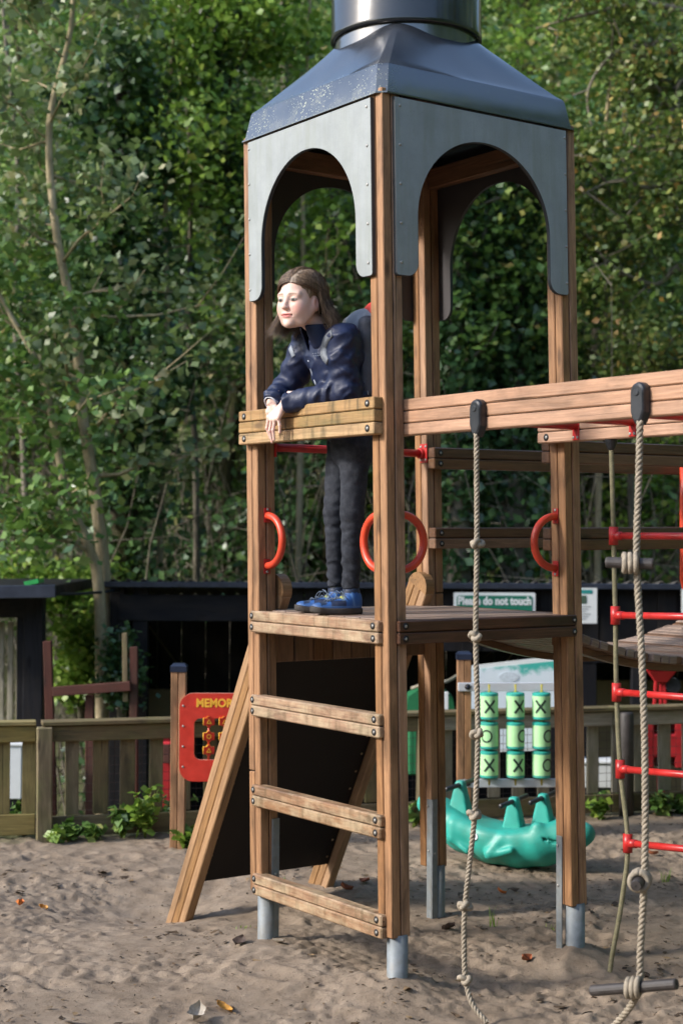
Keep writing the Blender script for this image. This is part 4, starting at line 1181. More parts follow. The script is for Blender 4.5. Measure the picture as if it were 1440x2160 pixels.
for fx, fz, hgt in ((-0.255, 0.262, 0.160), (0.045, 0.195, 0.165), (0.205, 0.225, 0.165)):
    def fin(p, fx=fx, fz=fz, hgt=hgt):
        t = np.clip((p[:, 2] - fz + 0.03) / (hgt + 0.03), 0, 1)
        hw = 0.062 - 0.040 * t; th = 0.046 - 0.022 * t
        q = np.stack([np.abs(p[:, 0] - fx) - hw + 0.010, np.abs(p[:, 1]) - th + 0.010, np.abs(p[:, 2] - (fz + hgt / 2 - 0.015)) - hgt / 2 - 0.015 + 0.010], 1)
        return np.linalg.norm(np.maximum(q, 0), axis=1) + np.minimum(q.max(1), 0) - 0.010
    V, F = surface_nets(fin, (fx - 0.09, -0.07, fz - 0.05), (fx + 0.09, 0.07, fz + hgt + 0.02), 0.008)
    fo = obj('fin', npmesh('fin', V, F), M['teal'], rk, rk0, rkr)
    a = rk0 + rkr @ Vector((fx, -0.19, fz + hgt - 0.022)); b = rk0 + rkr @ Vector((fx, 0.19, fz + hgt - 0.022))
    d = (b - a).normalized()
    MB().tube([a, a + d * .004, b - d * .004, b], [.010, .0125, .0125, .010], 12).build('handle_bar', M['black_plastic'], fo, True, a)
sp = Vector((-0.115, -0.150, 0.165)); v, f = lathe([(0.019, 0), (0.019, 0.002), (0, 0.002)], 20)
obj('sticker', mesh('sticker', v, [q for q in f if len(q) == 4]), M['white_board'], rk, rk0 + rkr @ sp, (rkr @ Vector((0, -1, 0.15))).to_track_quat('Z', 'Y'))

# ---- long dark shed
D = 12.3; pm = 3372.4 / D
sh = thing('dark_shed', W2(0.8, D, -1.0), 'long low black shed with corrugated roof behind the fence', 'shed')
xl, xr = px_r(246, D), px_r(1720, D); zr = zat(1228, D)
def corrugated(x0, x1, d0, d1, z0, z1, name, mat, parent, pitch=0.115, amp=0.026, t=0.008):
    n = int((x1 - x0) / pitch * 8); V, F = [], []
    for i in range(n + 1):
        x = x0 + (x1 - x0) * i / n; h = amp * math.sin(2 * math.pi * (x - x0) / pitch)
        for dd, zz in ((d0, z0), (d1, z1)):
            p = W2(x, dd, zz + h); V += [p, p - Vector((0, 0, t))]
    for i in range(n):
        k = i * 4; F += [(k, k + 4, k + 6, k + 2), (k + 1, k + 3, k + 7, k + 5), (k, k + 1, k + 5, k + 4)]
    return obj(name, mesh(name, [v - V[0] for v in V], F, True), mat, parent, V[0])
M['corrugated'] = plain('old_roof_sheet', (0.055, 0.05, 0.045), 0.75, var=0.4, scale=4, dirt=(0.10, 0.085, 0.03), dirt_amt=0.6)
M['fascia'] = plain('blue_black_fascia', (0.022, 0.028, 0.045), 0.4, var=0.2)
corrugated(px_r(222, D), xr + 0.2, D - 0.55, D + 1.15, zr + 0.012, zr - 0.14, 'roof', M['corrugated'], sh)
plank('fascia_board', W2(px_r(219, D - .6), D - 0.57, zr - 0.005), W2(xr + 0.2, D - 0.57, zr - 0.005), 0.042, 0.03, M['fascia'], sh)
zb0, zb1 = zat(1312, D - .5), zat(1256, D - .5)
plank('header_board', W2(px_r(252, D - .45), D - 0.45, (zb0 + zb1) / 2), W2(px_r(560, D - .45), D - 0.45, (zb0 + zb1) / 2), zb1 - zb0, 0.03, M['black_wood'], sh)
x = px_r(560, D - .45)
k = 0
while x < xr:     # upright boards of the closed front
    w = 0.145
    z0 = zat(1395, D - .45) if x > px_r(1200, D) else zat(1372, D - .45)
    plank('wall_board', W2(x + w / 2, D - 0.45 + (k % 2) * 0.006, z0), W2(x + w / 2, D - 0.45 + (k % 2) * 0.006, zb1 + 0.05), w - 0.003, 0.02, M['black_wood'], sh, up=RH, ch=0.002); x += w; k += 1
for u in (252, 300, 700, 905, 1240, 1345): 
    plank('shed_post', W2(px_r(u, D - .4), D - 0.40, -1.2), W2(px_r(u, D - .4), D - 0.40, zr - 0.02), 0.11, 0.10, M['black_wood'], sh, up=RH)
xw = xl
back = empty('back_wall', W2(0, D + 1.05, -1), sh)
while xw < xr:
    plank('wall_board', W2(xw + 0.1, D + 1.05, -1.3), W2(xw + 0.1, D + 1.05, zr - 0.15), 0.196, 0.02, M['black_wood'], back, up=RH, ch=0.002); xw += 0.2
for xx in (xl, xr): plank('side_wall', W2(xx, D - 0.4, -0.2), W2(xx, D + 1.05, -0.2), 2.5, 0.03, M['black_wood'], sh)
# things stored under the roof
M['pale_wall'] = plain('pale_plaster', (0.20, 0.16, 0.09), 0.8, var=0.25, scale=3)
o = MB().box(W2(px_r(1330, 12.9), 12.9, -0.1), (1.5, 0.06, 1.3), ROT).build('pale_partition', M['pale_wall'], sh)
o = MB().box(W2(px_r(330, 13.0), 13.0, -0.1), (0.5, 0.06, 1.1), ROT).build('pale_partition', M['pale_wall'], sh)

# ---- signs
M['sign_green'] = plain('green_sign', (0.012, 0.16, 0.10), 0.4, var=0.06)
M['sign_white'] = plain('white_sign', (0.70, 0.72, 0.72), 0.45, var=0.04)
D = 11.7; pm = 3372.4 / D
sg = thing('notice_sign', at(1042, 1290, D), 'green sign with white lettering asking not to touch', 'sign')
c = at(1042, 1300, D); sgw = 86 / pm
sb = board(rrect(-sgw, -48 / pm, sgw, 50 / pm, 0.012), [], 0.012, c, 'sign_board', (M['sign_white'],), sg)
gb = board(rrect(-sgw + .022, -48 / pm + .022, sgw - .022, 50 / pm - .022, 0.02), [], 0.004, c + ROT @ Vector((0, -0.008, 0)), 'green_field', (M['sign_green'],), sg)
text('Please do not touch', 0.083, c + ROT @ Vector((0, -0.0105, 32 / pm)), M['sign_white'], gb, bold=0.0035, sx=0.80)
text('any exhibits', 0.083, c + ROT @ Vector((0, -0.0105, 1 / pm)), M['sign_white'], gb, bold=0.0035, sx=0.80)
nt = thing('notice_sheet', at(1228, 1278, D), 'white notice with a green heading on the shed front', 'sign')
c = at(1228, 1278, D); s_ = board(rrect(-30 / pm, -37 / pm, 30 / pm, 38 / pm, 0.003), [], 0.008, c, 'sheet', (M['sign_white'],), nt)
board(rrect(-22 / pm, 26 / pm, 20 / pm, 34 / pm, 0.004), [], 0.002, c + ROT @ Vector((0, -0.006, 0)), 'heading_strip', (plain('teal_print', (0.02, 0.25, 0.24), 0.5),), s_)
board(rrect(-14 / pm, 5 / pm, 8 / pm, 22 / pm, 0.006), [], 0.002, c + ROT @ Vector((0, -0.006, 0)), 'picture', (plain('picture_print', (0.06, 0.10, 0.07), 0.5),), s_)
for j in range(6): board(rrect(-20 / pm, (-2 - j * 5.2) / pm, (16 - (j % 3) * 5) / pm, (-0.2 - j * 5.2) / pm, 0.0008), [], 0.0015, c + ROT @ Vector((0, -0.006, 0)), 'text_line', (plain('grey_print', (0.36, 0.38, 0.38), 0.6),), s_)
nt2 = thing('notice_sheet', at(1462, 1285, D), 'white notice on the shed front at the right edge', 'sign')
board(rrect(-26 / pm, -37 / pm, 26 / pm, 36 / pm, 0.003), [], 0.008, at(1462, 1278, D), 'sheet', (M['sign_white'],), nt2)
# big faded information board behind the noughts and crosses
def faded():
    n = NT('faded_print'); v = n.coord('Object')
    f = n.noise(v, 5, 7, 0.75); sx = n.new('ShaderNodeSeparateXYZ'); n.put(sx.inputs[0], n.coord('Object', rand=False))
    top = n.math('MULTIPLY_ADD', sx.outputs[2], 2.6, -0.62)
    c = n.mix(n.ramp(n.math('ADD', n.math('MULTIPLY', f, 0.9), top), [(0.50, 0.0), (0.62, 1.0)]), (0.66, 0.74, 0.80), (0.06, 0.42, 0.36))
    return n.bsdf(c, 0.4, spec=0.4)
M['faded'] = faded()
D = 10.6; pm = 3372.4 / D
ib = thing('information_board', at(1070, 1500, D), 'large faded white and green information board behind the drums', 'sign')
c = at(1070, 1500, D); X = lambda u: (u - 1070) / pm
out = [(X(966), -90 / pm), (X(1186), -80 / pm), (X(1190), 100 / pm), (X(1178), 112 / pm), (X(1160), 115 / pm), (X(975), 93 / pm), (X(964), 84 / pm)]
bb = board(out, [], 0.025, c, 'board', (M['sign_white'],), ib)
out2 = [(X(974), -84 / pm), (X(1178), -74 / pm), (X(1180), 96 / pm), (X(1166), 106 / pm), (X(978), 86 / pm)]
board(out2, [], 0.003, c + ROT @ Vector((0, -0.014, 0)), 'printed_face', (M['faded'],), bb)
el = [(X(1072) + 21 / pm * math.cos(a), 72 / pm + 11 / pm * math.sin(a)) for a in [2 * math.pi * i / 24 for i in range(24)]]
board(el, [], 0.003, c + ROT @ Vector((0, -0.017, 0)), 'oval_emblem', (plain('pale_emblem', (0.55, 0.62, 0.68), 0.5, var=0.2, scale=60),), bb)
for u in (990, 1160): plank('board_leg', W2(px_r(u, D + .03), D + 0.03, -0.9), W2(px_r(u, D + .03), D + 0.03, c.z), 0.06, 0.05, M['black_wood'], ib, up=RH)

# ---- black hut at the left
D = 10.9; pm = 3372.4 / D
hut = thing('open_hut', W2(px_r(20, D), D, -1), 'black open hut with pale slats at the left edge', 'hut')
zt = zat(1240, D)
o = MB().box(W2(px_r(-60, D), D + 0.6, zt - 0.03), (1.16, 2.0, 0.075), ROT, ch=0.006).build('roof_slab', M['black_wood'], hut, loc=W2(px_r(-60, D), D, zt))
plank('roof_edge', W2(px_r(-240, D - .4), D - 0.42, zt - 0.035), W2(px_r(121, D - .4), D - 0.42, zt - 0.015), 0.085, 0.03, M['fascia'], hut)
for u, w in ((78, 0.13), (50, 0.05)): plank('hut_post', W2(px_r(u, D), D, -1.2), W2(px_r(u - 2, D), D, zt - 0.05), w, w, M['black_wood'], hut, up=RH)
plank('hut_beam', W2(px_r(-240, D), D - 0.03, zt - 0.16), W2(px_r(95, D), D - 0.03, zt - 0.14), 0.13, 0.04, M['black_wood'], hut)
for u in (8, 27, 45, -14, -36): plank('pale_slat', W2(px_r(u, D + .2), D + 0.2, -0.4), W2(px_r(u - 1, D + .2), D + 0.2, zat(1318, D)), 0.038, 0.02, M['fence_grey'], hut, up=RH)
M['green_sheet'] = plain('green_sheet', (0.03, 0.36, 0.08), 0.5)
gs = MB().box(W2(px_r(62, D), D + 0.2, zt + 0.025), (0.10, 0.2, 0.03), ROT @ Matrix.Rotation(R_(-12), 3, 'Y')).build('green_sheet', M['green_sheet'], hut)
cb = [W2(px_r(110, 11.0), 11.0, zat(1256, 11.0)), W2(px_r(180, 11.4), 11.4, zat(1254, 11.4)), W2(px_r(252, 11.8), 11.8, zat(1247, 11.8))]
tag(MB().tube(spline(cb, 6), 0.012, 6).build('cable', M['black_plastic'], None, True, cb[0]), 'dark cable strung between the hut and the shed', 'cable')
# ---- old red timber frame
D = 10.5
rfm = thing('timber_frame', W2(px_r(190, D), D, -1), 'broken frame of dark red timber beside the black hut', 'timber frame')
for (u0, v0, u1, v1, w) in ((112, 1720, 101, 1352, 0.055), (190, 1720, 190, 1466, 0.055), (266, 1480, 264, 1335, 0.034), (282, 1720, 283, 1364, 0.052)):
    plank('upright', at(u0, v0, D), at(u1, v1, D + .02), w, 0.05, M['red_wood'] if u0 != 266 else M['fence_wood'], rfm, up=RH)
plank('cross_rail', at(112, 1459, D - .04), at(276, 1447, D - .04), 0.062, 0.045, M['red_wood'], rfm)
# ---- red machines beyond the fence
M['machine_red'] = plain('machine_red', (0.45, 0.02, 0.025), 0.4, var=0.2, scale=6, dirt=(0.12, 0.02, 0.02), dirt_amt=0.5)
D = 10.9; pm = 3372.4 / D
mc = thing('grinding_machine', W2(px_r(1395, D), D, -1), 'red machine with a tapered hopper seen under the bridge', 'machine')
c = at(1392, 1432, D)
def frust(c, w0, w1, z0, z1, name, dpt=0.16):
    V = [ROT @ Vector((sx * w / 2, sy * dp / 2, z)) for (w, dp, z) in ((w0, dpt * .5, z0), (w1, dpt, z1)) for sx, sy in ((-1, -1), (1, -1), (1, 1), (-1, 1))]
    F = [(0, 3, 2, 1), (4, 5, 6, 7)] + [(k, (k + 1) % 4, 4 + (k + 1) % 4, 4 + k) for k in range(4)]
    return obj(name, mesh(name, V, F), M['machine_red'], mc, c)
frust(c, 22 / pm, 56 / pm, -6 / pm, 18 / pm, 'hopper'); frust(c, 60 / pm, 62 / pm, 18 / pm, 25 / pm, 'hopper_rim', 0.18)
for u in (1378, 1392, 1402): plank('machine_leg', at(u, 1500, D), at(u + (1392 - u) * .3, 1438, D), 0.022, 0.03, M['machine_red'], mc, up=RH)
for u in (1365, 1393, 1425): MB().box(at(u, 1560, D), (0.05 + .03 * (u == 1393), 0.2, 0.36), ROT, ch=.006).build('machine_panel', M['machine_red'], mc)
MB().box(at(1395, 1570, D - .02), (0.24, 0.16, 0.16), ROT, ch=.01).build('machine_body', M['machine_red'], mc)
v, f = lathe([(0.05, -0.02), (0.055, 0), (0.05, 0.02)], 20); obj('flywheel', mesh('flywheel', v, f), M['black_plastic'], mc, at(1418, 1446, D), FH.to_track_quat('Z', 'Y'))
plank('machine_stand', at(1393, 1620, D), at(1393, 1900, D), 0.05, 0.05, M['machine_red'], mc, up=RH)
m2 = thing('red_cabinet', W2(px_r(356, 10.6), 10.6, -1), 'dark red cabinet glimpsed behind the fence beside the memory board', 'cabinet')
MB().box(at(360, 1640, 10.6), (0.16, 0.25, 0.50), ROT, ch=.01).build('cabinet_body', M['machine_red'], m2); MB().box(at(352, 1590, 10.46), (0.05, 0.02, 0.12), ROT, ch=.004).build('cabinet_door', M['red_wood'], m2)
MB().box(at(360, 1860, 10.6), (0.14, 0.22, 0.55), ROT).build('cabinet_plinth', M['black_wood'], m2)
# green hopper machine left of the noughts post
gm = thing('green_machine', W2(px_r(915, 11.0), 11.0, -1), 'small green machine with a white plate behind the tower post', 'machine')
M['machine_green'] = plain('machine_green', (0.02, 0.15, 0.06), 0.45, var=0.2, scale=6)
c = at(905, 1475, 11.0)
V = [ROT @ Vector((x_, y_, z_)) for (w, z_) in ((0.34, -0.10), (0.30, 0.03), (0.10, 0.10)) for x_, y_ in ((-w / 2, -.15), (w / 2, -.15), (w / 2, .15), (-w / 2, .15))]
obj('hood', mesh('hood', V, [(0, 3, 2, 1), (8, 9, 10, 11)] + [(4 * l + k, 4 * l + (k + 1) % 4, 4 * l + 4 + (k + 1) % 4, 4 * l + 4 + k) for l in (0, 1) for k in range(4)]), M['machine_green'], gm, c)
MB().box(at(938, 1478, 10.8), (0.045, 0.02, 0.12), ROT, ch=.003).build('white_plate', M['sign_white'], gm)
MB().box(at(905, 1560, 11.0), (0.3, 0.26, 0.45), ROT, ch=.01).build('machine_base', M['machine_green'], gm)
MB().tube([at(905, 1640, 11.0), at(905, 1800, 11.0)], 0.06, 10).build('machine_leg', M['machine_green'], gm, True)
MB().tube(spline([at(868, 1452, 10.9), at(905, 1440, 10.8), at(940, 1438, 10.8), at(966, 1424, 10.9)], 8), 0.012, 8).build('lever', M['fence_grey'], gm, True)
# pale crates and sheets behind the fence
for k, (u, v, D, w, h, mt, lab) in enumerate(((1265, 1632, 10.6, 0.26, 0.16, 'sign_white', 'pale box on the ground behind the right fence'), (30, 1625, 10.3, 0.14, 0.34, 'sign_white', 'white sheet leaning behind the yellowish fence panel'))):
    t = thing('pale_box', W2(px_r(u, D), D, -1), lab, 'box'); cc = at(u, v, D)
    MB().box(cc, (w, 0.2, h), ROT, ch=.006).build('box_body', M[mt], t); MB().box(cc + Vector((0, 0, h / 2 + .008)), (w + .02, 0.22, 0.016), ROT, ch=.003).build('box_lid', M[mt], t)
    MB().box(Vector((cc.x, cc.y, (cc.z - h / 2 - 1.0) / 2)), (w * .8, 0.18, cc.z - h / 2 + 1.0 - .004), ROT).build('box_stand', M['black_wood'], t)
# ------------------------------------------------------------------ woodland
def leaf_mat(name, stops, trans=0.30, rough=0.42, spec=0.5):
    n = NT(name); g = n.new('ShaderNodeNewGeometry')
    c = n.ramp(g.outputs['Random Per Island'], stops)
    b = n.new('ShaderNodeBsdfPrincipled'); n.put(b.inputs['Base Color'], c); n.put(b.inputs['Roughness'], rough); n.put(b.inputs['Specular IOR Level'], spec)
    t = n.new('ShaderNodeBsdfTranslucent'); n.put(t.inputs[0], n.mix(0.5, c, (0.15, 0.27, 0.05)))
    mx = n.new('ShaderNodeMixShader'); mx.inputs[0].default_value = trans
    n.l.new(b.outputs[0], mx.inputs[1]); n.l.new(t.outputs[0], mx.inputs[2]); n.l.new(mx.outputs[0], n.out.inputs[0]); return n.m
M['leaf_mid'] = leaf_mat('leaves_mid', [(0.0, (0.050, 0.115, 0.026)), (0.45, (0.105, 0.205, 0.046)), (0.80, (0.175, 0.290, 0.065)), (0.95, (0.27, 0.34, 0.09)), (1.0, (0.34, 0.25, 0.08))])
M['leaf_dark'] = leaf_mat('leaves_ivy', [(0.0, (0.024, 0.064, 0.024)), (0.6, (0.052, 0.115, 0.040)), (1.0, (0.095, 0.175, 0.058))], 0.15, 0.34)
M['leaf_bright'] = leaf_mat('leaves_bright', [(0.0, (0.100, 0.190, 0.028)), (0.5, (0.20, 0.33, 0.045)), (0.9, (0.30, 0.43, 0.070)), (1.0, (0.42, 0.43, 0.09))], 0.38)
M['leaf_autumn'] = leaf_mat('leaves_autumn', [(0.0, (0.070, 0.120, 0.030)), (0.5, (0.145, 0.205, 0.050)), (0.80, (0.23, 0.265, 0.07)), (0.94, (0.32, 0.26, 0.07)), (1.0, (0.38, 0.19, 0.05))])
M['leaf_olive'] = leaf_mat('leaves_olive', [(0.0, (0.085, 0.120, 0.055)), (0.5, (0.155, 0.205, 0.088)), (0.85, (0.23, 0.285, 0.12)), (1.0, (0.32, 0.27, 0.13))])
def bark(name, c0, c1, moss):
    n = NT(name); v = n.coord('Object', (6, 6, 1.3)); f = n.noise(v, 3, 6, 0.7, 0.5)
    c = n.ramp(f, [(0.3, c0), (0.65, c1)]); mo = n.noise(n.coord('Object'), 1.6, 5, 0.65)
    c = n.mix(n.math('MULTIPLY', n.ramp(mo, [(0.45, 0.0), (0.62, 1.0)]), moss), c, (0.05, 0.06, 0.012))
    return n.bsdf(c, 0.85, n.bump(f, 0.7, 0.03), spec=0.25)
M['bark_dark'] = bark('dark_bark', (0.020, 0.016, 0.011), (0.060, 0.046, 0.030), 0.6)
M['bark_pale'] = bark('pale_bark', (0.24, 0.19, 0.11), (0.50, 0.41, 0.26), 0.35)
M['bark_grey'] = bark('grey_bark', (0.10, 0.088, 0.068), (0.26, 0.225, 0.175), 0.35)

def leaf_cloud(cen, size, upb=0.45, g=rng, droop=0.0):
    """folded diamond leaves at the given points"""
    n = len(cen); size = np.broadcast_to(size, n) * g.uniform(0.65, 1.35, n)
    a = g.normal(size=(n, 3)); a[:, 2] = a[:, 2] * 0.6 - droop; a /= np.linalg.norm(a, axis=1)[:, None]
    nb = g.normal(size=(n, 3)); nb[:, 2] += upb * 2; b = np.cross(nb, a); b /= np.linalg.norm(b, axis=1)[:, None] + 1e-9
    c = np.cross(a, b); w = (size * g.uniform(0.30, 0.46, n))[:, None]; L = (size * 0.5)[:, None]; fold = (g.uniform(-0.05, 0.35, n))[:, None] * w
    V = np.stack([cen - a * L, cen + b * w + c * fold + a * L * 0.1, cen + a * L, cen - b * w + c * fold + a * L * 0.1], 1).reshape(-1, 3)
    k = np.arange(n)[:, None] * 4
    F = np.concatenate([k + np.array([[0, 1, 2]]), k + np.array([[0, 2, 3]])]); return V, F
def clumps(cen, rad, per, g=rng, flat=0.7):
    """points clustered round centres"""
    cen = np.asarray(cen); n = len(cen); rad = np.broadcast_to(rad, n)
    p = g.normal(size=(n, per, 3)) * 0.5; p[..., 2] *= flat
    return (cen[:, None] + p * rad[:, None, None]).reshape(-1, 3)
def grow(base, path, r0, g, nbr=14, blen=1.1, z0=0.3):
    """trunk along a path with forked branches; returns shapes and branch tips"""
    mb = MB(); pts = spline(path, 6); m_ = len(pts); mb.tube(pts, [r0 * (1 - 0.75 * i / (m_ - 1)) for i in range(m_)], 9)
    tips = []
    for k in range(nbr):
        t = z0 + (1 - z0) * (k + g.random()) / nbr; i = min(m_ - 2, int(t * (m_ - 1))); p = pts[i]
        an = g.uniform(0, 6.283); d = Vector((math.cos(an), math.sin(an), g.uniform(0.1, 0.7))).normalized(); L = blen * g.uniform(0.6, 1.3) * (1.15 - 0.5 * t)
        q = [p]; 
        for s in range(1, 5):
            d = (d + Vector(g.normal(size=3)) * 0.22 + Vector((0, 0, 0.04))).normalized(); q.append(q[-1] + d * L / 4)
        rr = r0 * (1 - 0.75 * t) * 0.42
        mb.tube(q, [rr * (1 - 0.8 * s / 4) for s in range(5)], 5); tips += q[2:]
        for _ in range(2):
            j = int(g.integers(1, 4)); d2 = (d + Vector(g.normal(size=3)) * 0.8).normalized(); q2 = [q[j], q[j] + d2 * L * 0.25, q[j] + d2 * L * 0.45 + Vector(g.normal(size=3)) * 0.05]
            mb.tube(q2, [rr * 0.5, rr * 0.3, rr * 0.12], 4); tips += q2[1:]
    return mb, tips, pts
def tree(name, label, path, r0, mt, bk, seed, nleaf=7000, lsize=0.08, nbr=16, blen=1.2, z0=0.3, crad=0.34, ivy=0, group=None, ivy_r=0.25, ivy_z=1.0):
    g = np.random.default_rng(seed); path = [Vector(p) for p in path]
    t = thing(name, path[0], label, 'tree', group)
    mb, tips, pts = grow(path[0], path, r0, g, nbr, blen, z0)
    mb.build('trunk', M[bk], t, True, path[0])
    if nleaf:
        tips = np.array([tuple(p) for p in tips]); per = max(8, nleaf // (len(tips)))
        c = clumps(tips, g.uniform(0.5, 1.2, len(tips)) * crad, per, g)
        V, F = leaf_cloud(c, lsize, g=g); me = npmesh('crown', V - np.array(path[0]), F, False); obj('crown', me, M[mt], t, path[0])
    if ivy:
        q = np.array([tuple(p) for p in pts]); k = g.uniform(0, ivy_z * (len(q) - 1.01), ivy); i = k.astype(int); f = (k - i)[:, None]
        c = q[i] * (1 - f) + q[i + 1] * f; an = g.uniform(0, 6.283, ivy); rr = (r0 + ivy_r * g.random(ivy) ** 1.6 * (0.5 + fbm(c * 1.3, 2)))
        c = c + np.stack([np.cos(an) * rr, np.sin(an) * rr, g.normal(0, 0.08, ivy)], 1)
        V, F = leaf_cloud(c, 0.085, 0.2, g, 0.5); obj('ivy', npmesh('ivy', V - np.array(path[0]), F, False), M['leaf_dark'], t, path[0])
    return t
def gp(u, D):
    """foot of something seen at column u, D away"""
    r = px_r(u, D); return GP(r, D) - Vector((0, 0, 0.1))
TB = 'trees behind the sheds'
tree('pale_tree', 'pale two-stemmed tree leaning left between the hut and the shed', [gp(222, 11.6), P(212, 1300, 11.6), P(186, 1150, 11.6), P(140, 1040, 11.6), P(92, 800, 11.6), P(20, 660, 11.6), P(-60, 520, 11.5)], 0.05, 'leaf_mid', 'bark_pale', 11, 3000, 0.08, 16, 0.9, 0.30, group=TB)
tree('slender_tree', 'slender pale trunk rising behind the two-stemmed tree', [gp(228, 11.9), P(222, 1300, 11.9), P(206, 1080, 11.9), P(172, 860, 11.9), P(160, 700, 11.9), P(118, 480, 11.9), P(105, 260, 11.9), P(150, 60, 11.9), P(155, -120, 11.9)], 0.058, 'leaf_olive', 'bark_pale', 12, 4200, 0.08, 24, 1.1, 0.30, group=TB)
tree('ivy_tree', 'dark trunk wrapped in ivy left of the tower', [gp(262, 13.7), P(262, 1150, 13.7), P(258, 900, 13.7), P(262, 640, 13.7), P(250, 380, 13.7), P(262, 100, 13.7)], 0.15, 'leaf_dark', 'bark_dark', 13, 5000, 0.085, 12, 1.0, 0.35, ivy=6500, ivy_r=0.42, group=TB)
tree('dark_tree', 'dark crooked trunk with bright leaves above the rail post', [gp(570, 13.9), P(560, 900, 13.9), P(528, 560, 13.9), P(490, 420, 13.9), P(474, 240, 13.9), P(455, 60, 13.9), P(468, -90, 13.9)], 0.055, 'leaf_bright', 'bark_dark', 14, 7000, 0.075, 22, 1.1, 0.45, group=TB, ivy=1800, ivy_r=0.2)
tree('ivy_tree', 'ivy covered trunk seen through the tower beside the knotted rope', [gp(968, 13.8), P(968, 1100, 13.8), P(964, 820, 13.8), P(960, 500, 13.8), P(950, 200, 13.8)], 0.13, 'leaf_mid', 'bark_grey', 15, 2600, 0.08, 12, 1.0, 0.55, ivy=4500, ivy_r=0.16, ivy_z=0.9, group=TB)
tree('ivy_tree', 'thick ivy trunk between the knotted rope and the right tower post', [gp(1082, 14.1), P(1082, 1080, 14.1), P(1092, 820, 14.1), P(1090, 520, 14.1), P(1100, 180, 14.1)], 0.14, 'leaf_mid', 'bark_grey', 16, 3000, 0.08, 14, 1.1, 0.55, ivy=7000, ivy_r=0.34, ivy_z=0.95, group=TB)
for k, (u, D, lean, lab) in enumerate(((62, 13.2, -40, 'slim grey trunk behind the left end of the black hut'), (335, 13.9, 25, 'slim pale trunk rising behind the shed left of the tower'), (420, 14.4, -30, 'slim leaning trunk just left of the tower rail'), (628, 14.0, 18, 'slim trunk seen between the ladder posts behind the child'),
                                     (1022, 14.3, -35, 'slim pale trunk seen through the tower left of the knotted rope top'), (1255, 14.2, 30, 'slim trunk right of the right tower post'), (1335, 14.6, -25, 'slim grey trunk behind the rung rope'))):
    tree('slim_tree', lab, [gp(u, D), P(u + lean * .2, 1050, D), P(u + lean * .7, 700, D), P(u + lean * .6, 350, D), P(u + lean * 1.4, 0, D), P(u + lean, -150, D)], 0.036, 'leaf_bright' if k % 2 else 'leaf_mid', 'bark_pale' if k % 2 else 'bark_grey', 400 + k, 1500, 0.075, 12, 0.8, 0.35, group=TB)
# the tree at the right whose limbs reach into the picture
t = thing('spreading_tree', gp(1560, 13.7), 'spreading tree at the right with long bare limbs and small autumn leaves', 'tree', TB)
g = np.random.default_rng(21); mb = MB(); D = 13.7; b0 = gp(1560, D); tips = []
mb.tube(spline([b0, P(1562, 1000, D), P(1548, 600, D), P(1555, 250, D), P(1530, -80, D)], 8), [0.17 - 0.0035 * i for i in range(33)], 10)
limbs = [[P(1556, 420, D), P(1440, 388, D), P(1360, 396, D - .2), P(1300, 380, D - .3), P(1225, 410, D - .4)], [P(1552, 330, D), P(1440, 300, D), P(1370, 290, D), P(1320, 325, D), P(1230, 352, D + .1), P(1150, 380, D + .2)],
         [P(1550, 760, D), P(1440, 850, D), P(1405, 790, D - .1), P(1345, 735, D - .1), P(1310, 700, D)], [P(1550, 250, D), P(1440, 170, D), P(1425, 235, D), P(1390, 190, D), P(1330, 120, D)],
         [P(1552, 140, D), P(1400, 100, D), P(1300, 110, D), P(1240, 190, D), P(1250, 290, D)], [P(1548, 600, D), P(1440, 560, D), P(1380, 600, D), P(1290, 560, D - .2), P(1240, 500, D)], [P(1552, 60, D), P(1380, 10, D), P(1240, 30, D), P(1130, 60, D)],
         [P(1550, 900, D), P(1440, 760, D), P(1370, 850, D), P(1260, 880, D)], [P(1552, 480, D), P(1430, 480, D + .3), P(1330, 470, D + .3), P(1250, 620, D + .3)]]
for L in limbs:
    q = spline(L, 7); mb.tube(q, [0.034 * (1 - 0.8 * i / (len(q) - 1)) for i in range(len(q))], 6)
    for k in range(16):
        p = q[int(g.integers(3, len(q)))]; d = Vector(g.normal(size=3)).normalized(); e = p + d * g.uniform(0.25, 0.7); mb.tube([p, p.lerp(e, 0.5) + Vector(g.normal(size=3)) * 0.05, e], [0.010, 0.007, 0.003], 4); tips += [p.lerp(e, 0.6), e]
mb.build('trunk', M['bark_grey'], t, True, b0)
tp = np.array([tuple(p) for p in tips]); V, F = leaf_cloud(clumps(tp, g.uniform(0.15, 0.42, len(tp)), 46, g), 0.062, g=g); obj('crown', npmesh('crown', V - np.array(b0), F, False), M['leaf_autumn'], t, b0)
